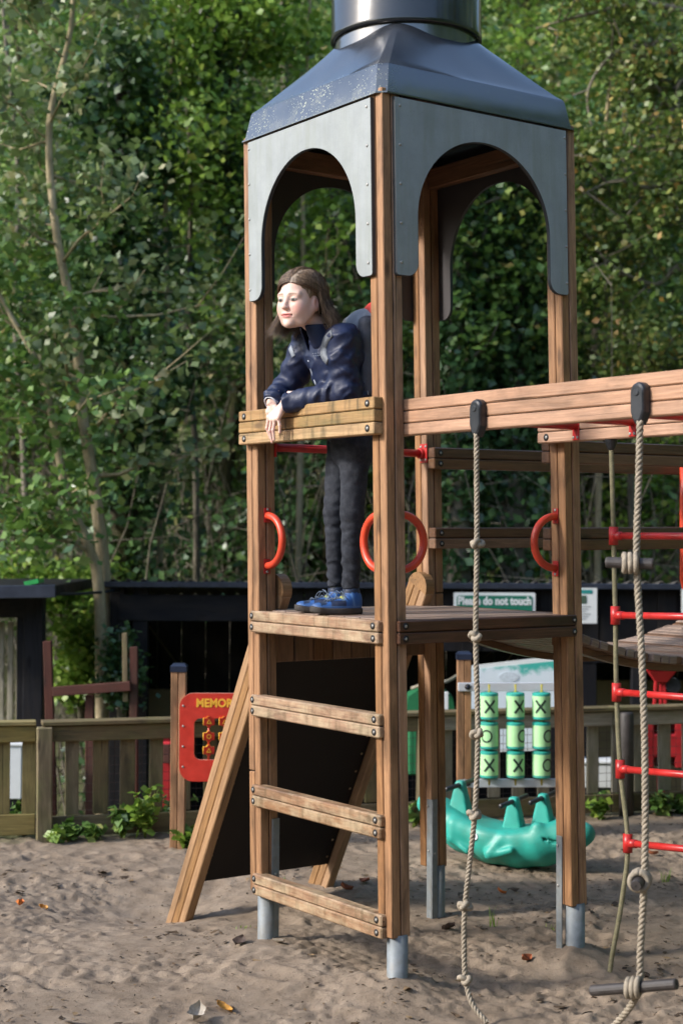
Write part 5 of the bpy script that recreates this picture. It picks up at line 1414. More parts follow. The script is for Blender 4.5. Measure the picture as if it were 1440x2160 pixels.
# trees standing further up the hillside
FAR = 'trees on the hillside'
labs = {}
far = [(-60, 17, 'leaf_mid', 'leafy green tree on the slope behind the black hut'), (60, 20, 'leaf_olive', 'dull olive tree high on the slope at the far left'), (150, 18.5, 'leaf_bright', 'green tree on the slope behind the pale trunks'),
       (300, 17.5, 'leaf_mid', 'green tree on the slope right of the ivy trunk'), (390, 21, 'leaf_dark', 'dark evergreen on the slope left of the tower'), (440, 16.5, 'leaf_olive', 'olive leafed tree just left of the tower post'),
       (620, 18, 'leaf_mid', 'green tree seen behind the child'), (700, 16.4, 'leaf_dark', 'dark leafy tree behind the child and the backpack'), (790, 22, 'leaf_bright', 'olive tree up the slope behind the roof'), (880, 18, 'leaf_bright', 'green tree framed by the right hand arch'),
       (1010, 20, 'leaf_bright', 'bright green tree seen through the right hand arch'), (1180, 17.2, 'leaf_dark', 'dark tree behind the right tower post'), (1250, 16.3, 'leaf_bright', 'bright green tree right of the tower post'), (1330, 18.5, 'leaf_mid', 'green tree behind the bare limbs at the right'),
       (1420, 20.5, 'leaf_autumn', 'yellowing tree on the slope at the right edge'), (1500, 17, 'leaf_mid', 'green tree beyond the right edge of the shed'), (1290, 24, 'leaf_autumn', 'orange tinted tree high on the slope at the top right'), (1130, 25, 'leaf_autumn', 'yellow brown tree above the roof on the right'),
       (560, 24, 'leaf_olive', 'pale olive tree high up the slope left of the roof'), (230, 25, 'leaf_olive', 'faded tree near the top of the slope at the left'), (1400, 26, 'leaf_autumn', 'golden tree at the very top right'), (30, 24, 'leaf_mid', 'green tree at the top left corner')]
for k, (u, D, mt, lab) in enumerate(far):
    g = np.random.default_rng(100 + k); b = gp(u, D); h = g.uniform(5.0, 7.0); ln = Vector((g.uniform(-.5, .5), g.uniform(-.5, .5), 0))
    path = [b, b + Vector((0, 0, h * .3)) + ln * .2, b + Vector((0, 0, h * .65)) + ln * .6, b + Vector((0, 0, h)) + ln]
    tree('hill_tree', lab, path, 0.11, mt, 'bark_dark' if k % 3 else 'bark_grey', 200 + k, 7600, 0.092, 24, 1.6, 0.10, 0.52, group=FAR)
# saplings and brush below them, too many to count
g = np.random.default_rng(5); mb = MB()
for k in range(640):
    D = g.uniform(13.6, 18.5); u = g.uniform(-150, 1600); b = gp(u, D); h = g.uniform(1.4, 4.2) if k % 22 else g.uniform(4.0, 6.5); d = Vector((g.normal() * .28, g.normal() * .28, 1)) * h
    q = [b, b + d * .35 + Vector(g.normal(size=3)) * .08, b + d * .7 + Vector(g.normal(size=3)) * .14, b + d]; r = g.uniform(.006, .017); mb.tube(q, [r, r * .8, r * .55, r * .2], 4, False)
    for _ in range(3):
        p = q[1].lerp(q[3], g.random()); e = p + Vector((g.normal(), g.normal(), g.uniform(.0, 1))) * .4; mb.tube([p, e], [r * .5, r * .15], 3, False)
tag(mb.build('sapling_thicket', M['bark_grey'], None, True), 'thicket of thin grey saplings at the foot of the hillside', 'thicket', kind='stuff')
def scatter(n, d0, d1, pw, u0=-220, u1=1680):
    D = d0 + (d1 - d0) * g.random(n) ** pw; u = g.uniform(u0, u1, n); r = (u - 720 - PPX) / FPX * D
    return r, D
def brush(name, lab, mt, n, d0, d1, pw, hmax, rad, per, ls, thr):
    r, D = scatter(n, d0, d1, pw); z = GZ(r, D)
    keep = fbm(np.stack([r * .45, D * .45, r * 0 + thr * 9], -1), 3) > thr; r, D, z = r[keep], D[keep], z[keep]; m_ = len(r)
    c = np.stack([cx + r * RH.x + D * FH.x, cy + r * RH.y + D * FH.y, z + g.random(m_) * hmax], 1); rr = rad * g.uniform(.6, 1.3, m_) * (1 + (D - 14) * .03)
    V, F = leaf_cloud(clumps(c, rr, per, g), np.repeat(ls * (1 + (D - 14) * .035), per), g=g)
    tag(obj(name, npmesh(name, V, F, False), M[mt]), lab, 'undergrowth', kind='stuff')
brush('hillside_brush', 'mass of green brush covering the hillside', 'leaf_mid', 2300, 15.5, 38, 1.1, 1.6, 0.75, 36, 0.11, 0.44)
brush('dark_brush', 'dark evergreen brush on the hillside', 'leaf_dark', 1300, 15.0, 34, 1.1, 1.2, 0.75, 34, 0.11, 0.50)
brush('autumn_brush', 'brown and yellow brush on the hillside', 'leaf_olive', 1500, 16.0, 40, 1.0, 1.6, 0.8, 32, 0.11, 0.47)
brush('low_bramble', 'low bright bramble behind the sheds', 'leaf_bright', 260, 13.9, 16.2, 1.0, 0.9, 0.45, 50, 0.075, 0.47)

# bright bush between hut and shed
def bush(u, v0, v1, D, w, mt, lab, n=2600, ls=0.065, seed=1, cat='bush', nm='leafy_bush'):
    g = np.random.default_rng(seed); b = P(u, v1, D); t = thing(nm, b, lab, cat); top = P(u, v0, D).z; H = top - b.z
    mb = MB(); c = []
    for k in range(14):
        an = g.uniform(0, 6.28); e = b + Vector((math.cos(an) * w * g.uniform(.2, .9), math.sin(an) * w * .5 * g.uniform(.2, .9), H * g.uniform(.35, 1))); q = [b, b.lerp(e, .5) + Vector((0, 0, .1 * H)), e]; mb.tube(q, [.012, .008, .003], 5); c += [q[1].lerp(e, .3), q[1].lerp(e, .7), e]
    mb.build('stem', M['bark_grey'], t, True, b)
    V, F = leaf_cloud(clumps(np.array([tuple(x) for x in c]), .22 * w + .08, n // len(c), g), ls, g=g); obj('foliage', npmesh('foliage', V - np.array(b), F, False), M[mt], t, b); return t
bush(172, 1270, 1560, 12.5, 0.46, 'leaf_bright', 'bright green bush between the black hut and the shed', seed=31)
bush(150, 1180, 1330, 13.2, 0.6, 'leaf_bright', 'yellow green bush above the dark cable', seed=32)
bush(258, 1330, 1560, 11.4, 0.16, 'leaf_dark', 'dark ivy bush climbing the shed post behind the red timber', 1500, 0.055, seed=33)
bush(60, 1200, 1300, 13.4, 0.55, 'leaf_mid', 'green bush rising behind the black hut roof', seed=34)
# ---- weeds along the fence foot
def weed(u, D, h, w, n, mt, lab, seed, ls=0.06):
    g = np.random.default_rng(seed); r = px_r(u, D); b = GP(r, D); t = thing('leafy_weed', b, lab, 'plant', 'weeds at the foot of the fence'); mb = MB(); c = []
    for k in range(max(4, n // 14)):
        an = g.uniform(0, 6.28); e = b + Vector((math.cos(an) * w * g.uniform(.2, 1), math.sin(an) * w * .6 * g.uniform(.2, 1), h * g.uniform(.4, 1))); q = [b, b.lerp(e, .5) + Vector((0, 0, .15 * h)), e]; mb.tube(q, [.004, .003, .0015], 4)
        for s in np.linspace(.25, 1, 14): c.append(tuple((q[0].lerp(q[1], s * 2) if s < .5 else q[1].lerp(q[2], s * 2 - 1)) + Vector(g.normal(size=3)) * .016))
    mb.build('stem', M['leaf_bright'], t, True, b)
    V, F = leaf_cloud(np.array(c), ls, .8, g); obj('leaves', npmesh('leaves', V - np.array(b), F, False), M[mt], t, b)
def fd_u(u, off): 
    D = 9.3
    for _ in range(8): D = fence_d(px_r(u, D)) + off
    return D
for k, (u, off, h, w, n, mt, lab) in enumerate(((312, -.14, .30, .12, 160, 'leaf_bright', 'tall bright weed leaning on the fence left of the memory board'), (262, -.12, .17, .14, 120, 'leaf_mid', 'low green weed at the fence foot below the red timber'), (205, -.13, .10, .10, 70, 'leaf_mid', 'small weed at the fence foot left of the tall bright weed'),
        (150, -.12, .13, .10, 80, 'leaf_mid', 'small weed at the fence beside the left fence post'), (400, -.45, .10, .09, 70, 'leaf_bright', 'weed at the foot of the memory board post'), (130, -.14, .05, .05, 40, 'leaf_bright', 'tiny weed at the foot of the left fence post'),
        (1262, -.12, .11, .11, 90, 'leaf_bright', 'broad leafed weed at the fence just right of the tower post'), (1395, -.12, .15, .14, 120, 'leaf_mid', 'clump of weeds at the right fence near the rung rope'), (1290, .3, .12, .2, 90, 'leaf_mid', 'weeds just behind the right fence'), (1440, -.1, .12, .12, 80, 'leaf_mid', 'weeds at the fence at the right edge'),
        (880, -.1, .14, .10, 80, 'leaf_mid', 'weeds at the fence seen beside the back tower post'), (30, .25, .2, .2, 120, 'leaf_mid', 'weeds behind the yellowish fence panel'), (340, .3, .2, .3, 160, 'leaf_mid', 'weeds growing behind the fence by the red cabinet'), (590, -.1, .16, .15, 90, 'leaf_mid', 'weeds at the fence hidden behind the ladder'))):
    weed(u, fd_u(u, off), h, w, n, mt, lab, 300 + k)
# ---- a few blades of grass in the sand
def tuft(u, v, n, h, lab, seed):
    g = np.random.default_rng(seed); b = ground_at(u, v); V, F = [], []
    for k in range(n):
        an = g.uniform(0, 6.28); o = Vector((g.normal() * .012, g.normal() * .012, -.005)); d = Vector((math.cos(an), math.sin(an), 0)); w = Vector((-d.y, d.x, 0)) * .0022; L = h * g.uniform(.5, 1.1); q = [o, o + d * L * .12 + Vector((0, 0, L * .55)), o + d * L * .4 + Vector((0, 0, L))]
        i = len(V); V += [q[0] - w, q[0] + w, q[1] - w * .8, q[1] + w * .8, q[2]]; F += [(i, i + 1, i + 3, i + 2), (i + 2, i + 3, i + 4)]
    tag(obj('grass_tuft', mesh('grass_tuft', V, F), M['leaf_bright'], None, b), lab, 'grass', 'grass tufts in the sand')
tuft(1040, 1955, 9, .10, 'thin grass tuft in the sand right of the knotted rope', 1); tuft(1160, 1965, 16, .04, 'low grass tuft at the foot of the right tower post', 2); tuft(512, 1958, 12, .02, 'tiny grass tuft left of the ladder foot', 3); tuft(1403, 1860, 22, .08, 'green seedling tuft beside the lower wooden rod', 4); tuft(592, 1860, 8, .04, 'small grass tuft behind the lowest ladder rung', 5)

# unseen leaf masses added right, left and behind to block light and darken reflections
g = np.random.default_rng(77)
for nm, lab, n, (r0, r1), (d0, d1), hh_ in (('light_block_leaves', 'unseen leaves added to block sky light from the right', 9000, (5.5, 9.5), (-4, 13), 7.5), ('light_block_leaves', 'unseen leaves added to darken reflections from the near side', 12000, (-15, 9), (-12.5, -6.5), 6.5),
        ('light_block_leaves', 'unseen leaves added to darken reflections from the left', 9000, (-23, -17), (-8, 14), 6.0)):
    r = g.uniform(r0, r1, n); D = g.uniform(d0, d1, n); z = hh_ * g.random(n) ** 0.8
    c = np.stack([cx + r * RH.x + D * FH.x, cy + r * RH.y + D * FH.y, z], 1); V, F = leaf_cloud(c, 0.45, g=g)
    tag(obj(nm, npmesh(nm, V, F, False), M['leaf_mid']), lab, 'woodland', kind='stuff')
# ------------------------------------------------------------------ the child leaning on the rail
def A3(v): return np.array((v[0], v[1], v[2]), float)
J = {k: A3(P(*v)) for k, v in dict(
    pelvis=(745, 932, 6.45), waist=(738, 850, 6.43), chest=(716, 762, 6.40), neckb=(688, 703, 6.375), shL=(724, 716, 6.290), shR=(652, 726, 6.50),
    elL=(728, 826, 6.305), wrL=(604, 850, 6.396), elR=(608, 815, 6.565), wrR=(572, 849, 6.466), hipL=(749, 938, 6.40), hipR=(722, 940, 6.50),
    knL=(742, 1085, 6.385), knR=(706, 1085, 6.49), anL=(739, 1236, 6.40), anR=(709, 1230, 6.52)).items()}
child = tag(None or bpy.data.objects.new('person', None), 'child in navy jacket and dark jeans leaning on the tower rail', 'person')
child.location = P(720, 1292, 6.45); COL.objects.link(child)
def tint(me, col):
    at_ = me.color_attributes.new('tint', 'FLOAT_COLOR', 'POINT'); c = np.ones((len(col), 4), np.float32); c[:, :3] = col; at_.data.foreach_set('color', c.ravel())
def tint_mat(name, rough, bumpscale=0, bstr=0.2, spec=0.5, sss=0.0, bdist=0.002, var=0.0, coat=0.0):
    n = NT(name); a = n.new('ShaderNodeVertexColor'); a.layer_name = 'tint'; c = a.outputs[0]; v = n.coord('Object', rand=False)
    if var:
        f = n.noise(v, 55, 5, 0.65); c = n.mix(n.ramp(f, [(0.35, 0.0), (0.65, var)]), c, n.mix(0.5, c, (0, 0, 0)))
    nb = n.bump(n.noise(v, bumpscale, 4), bstr, bdist) if bumpscale else None
    kw = {}
    if sss: kw = {'Subsurface Weight': sss, 'Subsurface Radius': (0.012, 0.005, 0.003), 'Subsurface Scale': 0.6}
    return n.bsdf(c, rough, nb, spec=spec, **kw)
M['skin'] = tint_mat('skin', 0.48, 0, spec=0.35, sss=0.12)
# ---- head frame
hf = Vector((-0.952, -0.305, -0.05)).normalized(); hl = Vector((0, 0, 1)).cross(hf).normalized(); hu = hf.cross(hl).normalized()
hl, hu = (Matrix.Rotation(R_(-2), 3, hf) @ hl), (Matrix.Rotation(R_(-2), 3, hf) @ hu)
H0 = P(633, 634, 6.31); HM = np.array((hf, hl, hu))           # rows: forward, left, up
def to_head(p): return (p - A3(H0)) @ HM.T
def from_head(q): return q @ HM + A3(H0)
def head_sdf(q):
    """q in head coordinates: forward, left, up; eyes at up = 0"""
    s = q.copy(); s[:, 1] = np.abs(s[:, 1])
    d = ell(q, (-0.010, 0, 0.030), (0.092, 0.073, 0.083))
    d = smin(d, ell(q, (0.032, 0, -0.024), (0.055, 0.063, 0.074)), 0.03)
    d = smin(d, ell(q, (0.044, 0, -0.068), (0.040, 0.044, 0.038)), 0.025)
    d = smin(d, ell(s, (0.048, 0.037, -0.036), (0.032, 0.028, 0.036)), 0.025)        # cheeks
    d = smin(d, ell(q, (0.073, 0, -0.097), (0.018, 0.021, 0.015)), 0.020)            # chin
    d = smin(d, cone(s, (0.006, 0.058, -0.038), (0.040, 0.038, -0.086), 0.020, 0.018), 0.02)   # jaw
    d = smin(d, cone(s, (0.078, 0.006, 0.015), (0.070, 0.044, 0.016), 0.010, 0.010), 0.016)    # brow
    d = smax(d, -(np.linalg.norm(s - np.array([0.099, 0.030, -0.001]), axis=1) - 0.0170), 0.014)
    d = smin(d, ell(s, (0.0735, 0.0305, -0.002), (0.0128, 0.0165, 0.0125)), 0.004)   # lids
    d = smin(d, cone(q, (0.083, 0, 0.004), (0.100, 0, -0.031), 0.0075, 0.0095), 0.011)          # nose
    d = smin(d, ell(s, (0.094, 0.008, -0.034), (0.009, 0.007, 0.0065)), 0.006)
    d = smin(d, ell(q, (0.0825, 0, -0.0575), (0.011, 0.0225, 0.0058)), 0.006)        # upper lip
    d = smin(d, ell(q, (0.0815, 0, -0.0680), (0.011, 0.0185, 0.0062)), 0.006)
    d = smax(d, -ell(q, (0.0945, 0, -0.0625), (0.009, 0.0235, 0.0016)), 0.003)
    d = smax(d, -ell(s, (0.0785, 0.0245, -0.0625), (0.005, 0.004, 0.003)), 0.004)
    ear = ell(s, (-0.006, 0.0735, -0.016), (0.0185, 0.0085, 0.0300), np.array(Matrix.Rotation(R_(12), 3, 'Y')))
    ear = smax(ear, -ell(s, (-0.002, 0.0845, -0.012), (0.0105, 0.0075, 0.0185)), 0.004)
    d = smin(d, ear, 0.006)
    return d
nb_ = to_head(J['neckb'][None])[0]
def headneck(q):
    d = head_sdf(q); return smin(d, cone(q, (-0.022, 0, -0.055), nb_ * 0.98 + np.array([0.0, 0, 0.0]), 0.041, 0.047), 0.022)
V, F = surface_nets(headneck, (-0.13, -0.11, -0.19), (0.13, 0.11, 0.135), 0.0027)
s = np.abs(V[:, 1]); fr, up_ = V[:, 0], V[:, 2]
skin = np.array([0.70, 0.475, 0.39]); col = np.tile(skin, (len(V), 1)) * (0.93 + 0.14 * fbm(V * 55, 3))[:, None]
def blend(m_, c): 
    global col
    m_ = np.clip(m_, 0, 1)[:, None]; col = col * (1 - m_) + np.array(c) * m_
gs = lambda x, y, z, r: np.exp(-(((fr - x) / r[0]) ** 2 + ((s - y) / r[1]) ** 2 + ((up_ - z) / r[2]) ** 2))
blend(0.60 * gs(0.062, 0.042, -0.036, (0.05, 0.022, 0.020)), (0.70, 0.24, 0.20))
blend(0.35 * gs(0.105, 0, -0.034, (0.02, 0.012, 0.012)), (0.72, 0.34, 0.28))
blend(0.45 * gs(-0.006, 0.080, -0.016, (0.03, 0.02, 0.035)), (0.70, 0.27, 0.21))
blend(1.6 * np.exp(-((s / 0.0215) ** 4)) * np.exp(-(((up_ + 0.0632) / 0.0082) ** 4)) * (fr > 0.066), (0.60, 0.20, 0.18))
blend(1.3 * np.exp(-((s / 0.0225) ** 4)) * np.exp(-(((up_ + 0.0625) / 0.0018) ** 2)) * (fr > 0.066), (0.22, 0.06, 0.06))
bz_ = 0.0205 - 0.10 * np.abs(s - 0.030) ** 1.0 * (s > 0.030) + 0.06 * (s - 0.030) * (s < 0.030)
blend(0.9 * np.exp(-(((up_ - bz_) / 0.0032) ** 2)) * np.clip((s - 0.010) / 0.006, 0, 1) * np.clip((0.052 - s) / 0.008, 0, 1) * (fr > 0.03), (0.20, 0.12, 0.075))
ed = ((s - 0.0305) / 0.0150) ** 2 + ((up_ + 0.0028) / 0.0070) ** 2
blend(0.8 * np.exp(-((ed - 1) / 0.22) ** 2) * (fr > 0.05) * np.where(up_ > -0.003, 1.0, 0.45), (0.09, 0.05, 0.04))
eyem = np.clip((1 - ed) / 0.15, 0, 1) * (fr > 0.06)
blend(eyem, (0.30, 0.27, 0.25))
ir = np.sqrt((s - 0.0315) ** 2 + (up_ + 0.0022) ** 2)
blend(eyem * np.clip((0.0085 - ir) / 0.0012, 0, 1), (0.06, 0.055, 0.045)); blend(eyem * np.clip((0.0030 - ir) / 0.0008, 0, 1), (0.01, 0.01, 0.01))
blend(0.9 * gs(0.101, 0.0058, -0.0415, (0.006, 0.0028, 0.0022)), (0.25, 0.08, 0.06))
VH, FHd, CH = from_head(V), F, col
# ---- hands
def hand(wr, kn, tips, mids, thumb, rr):
    wr = A3(P(*wr)); kn = [A3(P(*k)) for k in kn]; mids = [A3(P(*k)) for k in mids]; tips = [A3(P(*k)) for k in tips]; th = [A3(P(*k)) for k in thumb]
    pc = sum(kn) / len(kn)
    def f(p):
        d = cone(p, wr + (wr - pc) * 0.9, wr, 0.023, 0.021)
        for k in kn: d = smin(d, cone(p, wr * 0.7 + k * 0.3, k, 0.0125, 0.0105), 0.012)
        fg = None
        for k, m_, t in zip(kn, mids, tips):
            e = smin(cone(p, k, m_, rr, rr * 0.93), cone(p, m_, t, rr * 0.92, rr * 0.72), 0.003); e = smin(e, np.linalg.norm(p - m_, axis=1) - rr * 1.02, 0.003)
            fg = e if fg is None else np.minimum(fg, e)
        d = smin(d, fg, 0.0045)
        e = smin(cone(p, th[0], th[1], 0.0115, 0.0092), cone(p, th[1], th[2], 0.0090, 0.0068), 0.003)
        return smin(d, e, 0.008)
    al = np.array([wr] + kn + tips + th); return surface_nets(f, al.min(0) - 0.045, al.max(0) + 0.045, 0.0022)
parts = [(VH, FHd, CH)]
for spec_ in (((602, 850, 6.398), [(567, 880, 6.422), (573, 885, 6.410), (580, 885, 6.398), (587, 882, 6.386)], [(570, 925, 6.432), (574, 933, 6.416), (578, 928, 6.401), (590, 912, 6.384)], [(563, 903, 6.428), (569, 909, 6.414), (576, 907, 6.400), (590, 897, 6.384)], [(586, 862, 6.430), (572, 876, 6.443), (567, 898, 6.446)], 0.0070),
              ((577, 848, 6.468), [(565, 868, 6.470), (570, 870, 6.465), (575, 870, 6.460), (580, 869, 6.456)], [(568, 906, 6.462), (572, 908, 6.458), (577, 904, 6.455), (582, 896, 6.452)], [(565, 888, 6.466), (570, 891, 6.461), (575, 889, 6.457), (581, 885, 6.453)], [(582, 860, 6.450), (586, 872, 6.447), (586, 886, 6.447)], 0.0066)):
    V, F = hand(*spec_); c = np.tile(np.array([0.72, 0.50, 0.42]), (len(V), 1))
    for t in spec_[2] + spec_[3]:
        w = np.exp(-(np.linalg.norm(V - A3(P(*t)), axis=1) / 0.010) ** 2)[:, None] * 0.45; c = c * (1 - w) + np.array([0.70, 0.33, 0.28]) * w
    for t in spec_[1]:
        w = np.exp(-(np.linalg.norm(V - A3(P(*t)), axis=1) / 0.010) ** 2)[:, None] * 0.3; c = c * (1 - w) + np.array([0.72, 0.38, 0.32]) * w
    parts.append((V, F, c))
# limbs and trunk inside the clothes
def inner(p):
    d = cone(p, J['pelvis'], J['chest'], 0.085, 0.085); d = smin(d, cone(p, J['chest'], J['neckb'], 0.07, 0.045), 0.03)
    for a, b, r0, r1 in (('shL', 'elL', .036, .030), ('elL', 'wrL', .030, .022), ('shR', 'elR', .036, .030), ('elR', 'wrR', .030, .022), ('chest', 'shL', .06, .04), ('chest', 'shR', .06, .04), ('hipL', 'knL', .05, .04), ('hipR', 'knR', .05, .04), ('knL', 'anL', .038, .028), ('knR', 'anR', .038, .028), ('pelvis', 'hipL', .07, .05), ('pelvis', 'hipR', .07, .05)):
        d = smin(d, cone(p, J[a], J[b], r0, r1), 0.02)
    return d
al = np.array(list(J.values())); V, F = surface_nets(inner, al.min(0) - 0.13, al.max(0) + 0.13, 0.013); parts.append((V, F, np.tile(skin, (len(V), 1))))
VV, FF, CC, o_ = [], [], [], 0
for V, F, c in parts: VV.append(V); FF.append(F + o_); CC.append(c); o_ += len(V)
VV = np.concatenate(VV); loc0 = A3(child.location)
me = npmesh('body', VV - loc0, np.concatenate(FF)); tint(me, np.concatenate(CC)); body = obj('body', me, M['skin'], child, child.location)
# ---- jacket
def folds(p, sc, amp): 
    n = fbm(p * sc + 11, 3); return amp * (np.abs(n - 0.5) * -4 + 0.6)
crs = Vector(J['wrL'] - J['elL']).normalized()
def tfrac(p, a, b):
    d = J[b] - J[a]; return np.clip(((p - J[a]) @ d) / (d @ d), -0.2, 1.2)
def jacket(p):
    d = cone(p, J['pelvis'] + (0, 0, 0.085), J['waist'], 0.124, 0.118); d = smin(d, cone(p, J['waist'], J['chest'], 0.116, 0.112), 0.04)
    d = smin(d, cone(p, J['chest'], J['neckb'] + (0, 0, -0.02), 0.095, 0.058), 0.04)
    d = smin(d, cone(p, J['chest'] * .4 + J['shL'] * .6, J['shL'], 0.072, 0.058), 0.05); d = smin(d, cone(p, J['chest'] * .4 + J['shR'] * .6, J['shR'], 0.072, 0.056), 0.05)
    a = cone(p, J['shL'], J['elL'], 0.066, 0.055); b = cone(p, J['elL'], J['wrL'], 0.055, 0.038)
    t = tfrac(p, 'elL', 'wrL'); b = b + 0.0050 * np.sin(t * 26 + 14 * fbm(p * 8, 2)) * np.clip(1.1 - t, 0.3, 1); b = b + 0.0045 * np.exp(-((t - 0.90) / 0.06) ** 2)
    t2 = tfrac(p, 'shL', 'elL'); a = a + 0.0055 * np.sin(t2 * 15 + 12 * fbm(p * 7, 2)) * np.clip(t2, 0.15, 1)
    ar = smin(a, b, 0.022)
    c = cone(p, J['shR'], J['elR'], 0.064, 0.055); t3 = tfrac(p, 'shR', 'elR'); c = c + 0.0055 * np.sin(t3 * 16 + 12 * fbm(p * 7 + 3, 2)) * np.clip(t3 + .2, .2, 1)
    c = smin(c, cone(p, J['elR'], J['wrR'], 0.054, 0.038) + 0.004 * np.sin(tfrac(p, 'elR', 'wrR') * 20 + 10 * fbm(p * 9, 2)), 0.022)
    for k_, (w_, e_, o_) in enumerate((('wrL', 'elL', 0.002), ('wrR', 'elR', 0.004))):
        nr = J[w_] - J[e_]; nr = nr / np.linalg.norm(nr); cut = (p - J[w_]) @ nr - o_
        if k_ == 0: ar = np.maximum(ar - 0.002, cut)
        else: c = np.maximum(c - 0.002, cut)
    d0 = smin(smin(d, ar, 0.016), c, 0.020); d = d0
    n = fbm(np.stack([p[:, 0] * 5 + p[:, 2] * 4, p[:, 1] * 6, p[:, 2] * 8 + p[:, 0] * 6], 1) + 5, 3); n2 = fbm(np.stack([p[:, 0] * 10 - p[:, 2] * 7, p[:, 1] * 10 + p[:, 2] * 6, p[:, 2] * 11], 1) + 15, 3)
    d = d - 0.009 * (np.clip(1 - np.abs(2 * n - 1) * 2.6, 0, 1) ** 2 - 0.25) - 0.008 * (np.clip(1 - np.abs(2 * n2 - 1) * 2.8, 0, 1) ** 2 - 0.25) - 0.002
    return d
al = np.array([J[k] for k in ('pelvis', 'waist', 'chest', 'neckb', 'shL', 'shR', 'elL', 'wrL', 'elR', 'wrR')])
V, F = surface_nets(jacket, al.min(0) - 0.15, al.max(0) + 0.11, 0.0058)
def jacket_mat():
    n = NT('navy_nylon'); v = n.coord('Object', rand=False); f = n.noise(v, 14, 5, 0.6, 0.8); f2 = n.noise(v, 34, 4, 0.6, 1.2)
    c = n.ramp(f, [(0.3, (0.005, 0.010, 0.036)), (0.7, (0.009, 0.018, 0.060))])
    return n.bsdf(c, n.ramp(f2, [(0.3, 0.46), (0.7, 0.60)]), n.bump(n.math('ADD', f, n.math('MULTIPLY', f2, 0.35)), 0.30, 0.008), spec=0.45)
M['jacket'] = jacket_mat()
jk = obj('jacket', npmesh('jacket', V - loc0, F), M['jacket'], child, child.location)
# standing collar, front zip, cuffs, print
fw_b = Vector((-0.96, 0.20, 0)).normalized(); lf_b = Vector((0, 0, 1)).cross(fw_b)
def ribbon(pts, wid, nrm, t, name, mat, parent):
    """a strap: flat band of width wid and thickness t along pts"""
    pts = spline([Vector(p) for p in pts], 6); V, F = [], []
    nn = nrm if isinstance(nrm, list) else [nrm] * len(pts)
    for i, p in enumerate(pts):
        d = (pts[min(i + 1, len(pts) - 1)] - pts[max(0, i - 1)]).normalized(); n_ = Vector(nn[min(i, len(nn) - 1)]); w = d.cross(n_).normalized(); n_ = w.cross(d).normalized()
        for a, b in ((-1, -1), (1, -1), (1, 1), (-1, 1)): V.append(p + w * wid / 2 * a + n_ * t / 2 * b)
    for i in range(len(pts) - 1):
        for k in range(4): F.append((i * 4 + k, i * 4 + (k + 1) % 4, i * 4 + 4 + (k + 1) % 4, i * 4 + 4 + k))
    F += [(3, 2, 1, 0), tuple(4 * len(pts) - 4 + k for k in range(4))]
    return obj(name, mesh(name, [v - pts[0] for v in V], F, True), mat, parent, pts[0])
cb = Vector(J['neckb']) + Vector((0, 0, -0.045)); ct = Vector(J['neckb']) + Vector((0, 0, 0.040)) + fw_b * 0.030; V, F = [], []
NC = 30
for j in range(4):
    for i in range(NC + 1):
        a = R_(-152 + 304 * i / NC) + math.pi; t = j / 3; r0 = 0.078 + 0.004 * math.sin(3 * a) - 0.008 * t
        c = cb.lerp(ct, t); fl = 0.020 * t * (abs(i - NC / 2) / (NC / 2)) ** 4
        V.append(c + fw_b * (r0 + fl) * math.cos(a) + lf_b * (r0 * 0.92 + fl * .4) * math.sin(a) + Vector((0, 0, -0.030 * (0.5 + 0.5 * math.cos(a)) * (1 - 0.4 * t))))
for j in range(3):
    for i in range(NC): k = j * (NC + 1) + i; F.append((k, k + 1, k + NC + 2, k + NC + 1))
co = obj('collar', mesh('collar', [v - cb for v in V], F, True), M['jacket'], jk, cb); md = co.modifiers.new('t', 'SOLIDIFY'); md.thickness = 0.005; md2 = co.modifiers.new('s', 'SUBSURF'); md2.levels = 1; md2.render_levels = 1
M['grey_strap'] = plain('grey_strap', (0.14, 0.155, 0.18), 0.6, var=0.15, scale=40)
M['piping'] = plain('reflective_piping', (0.36, 0.40, 0.46), 0.4)
M['print_grey'] = plain('grey_print_jacket', (0.40, 0.44, 0.48), 0.5)
def snap(u, v, D0, off=0.004, f=jacket):
    """slide along the line of sight until it meets the cloth"""
    Ds = np.arange(D0 - 0.20, D0 + 0.25, 0.002); pts = np.array([A3(P(u, v, D)) for D in Ds]); k = np.argmax(f(pts) < 0); return P(u, v, Ds[k] - off)
def snapn(u, v, D0, f=jacket):
    p = A3(snap(u, v, D0, 0.0, f)); e = 0.004; g_ = np.array([(f((p + np.eye(3)[k] * e)[None]) - f((p - np.eye(3)[k] * e)[None]))[0] for k in range(3)]); return Vector(g_ / (np.linalg.norm(g_) + 1e-9))
def on_cloth(px, wid, t, name, mat, parent, off=0.003):
    pts = [snap(u, v, 6.33, off) for u, v in px]; q = spline(pts, 6); ns = [snapn(u, v, 6.33) for u, v in px]; nn = []
    for i in range(len(q)):
        x = i / 6; k = min(len(ns) - 2, int(x)); nn.append((ns[k].lerp(ns[k + 1], x - k)))
    return ribbon(pts, wid, nn, t, name, mat, parent)
on_cloth([(650, 760), (657, 785), (666, 812)], 0.010, 0.003, 'zip', M['piping'], jk, 0.001)
on_cloth([(769, 772), (772, 800), (776, 832)], 0.005, 0.003, 'piping', M['piping'], jk, 0.001)
for row in range(2):
    u = 659
    for w in ((3, 2, 3, 2) if row == 0 else (2, 3, 2, 3, 1)):
        p = snap(u + w / 2, 746 + row * 5 - (u - 659) * 0.12, 6.3, 0.001); obj('print_mark', boxmesh(w * 0.0017, 0.0008, 0.0042, 0.0002, 'print_mark'), M['print_grey'], jk, p, Matrix.Rotation(RZ + 0.15, 3, 'Z')); u += w + 1.2
M['cuff'] = plain('white_cuff', (0.62, 0.62, 0.66), 0.7)
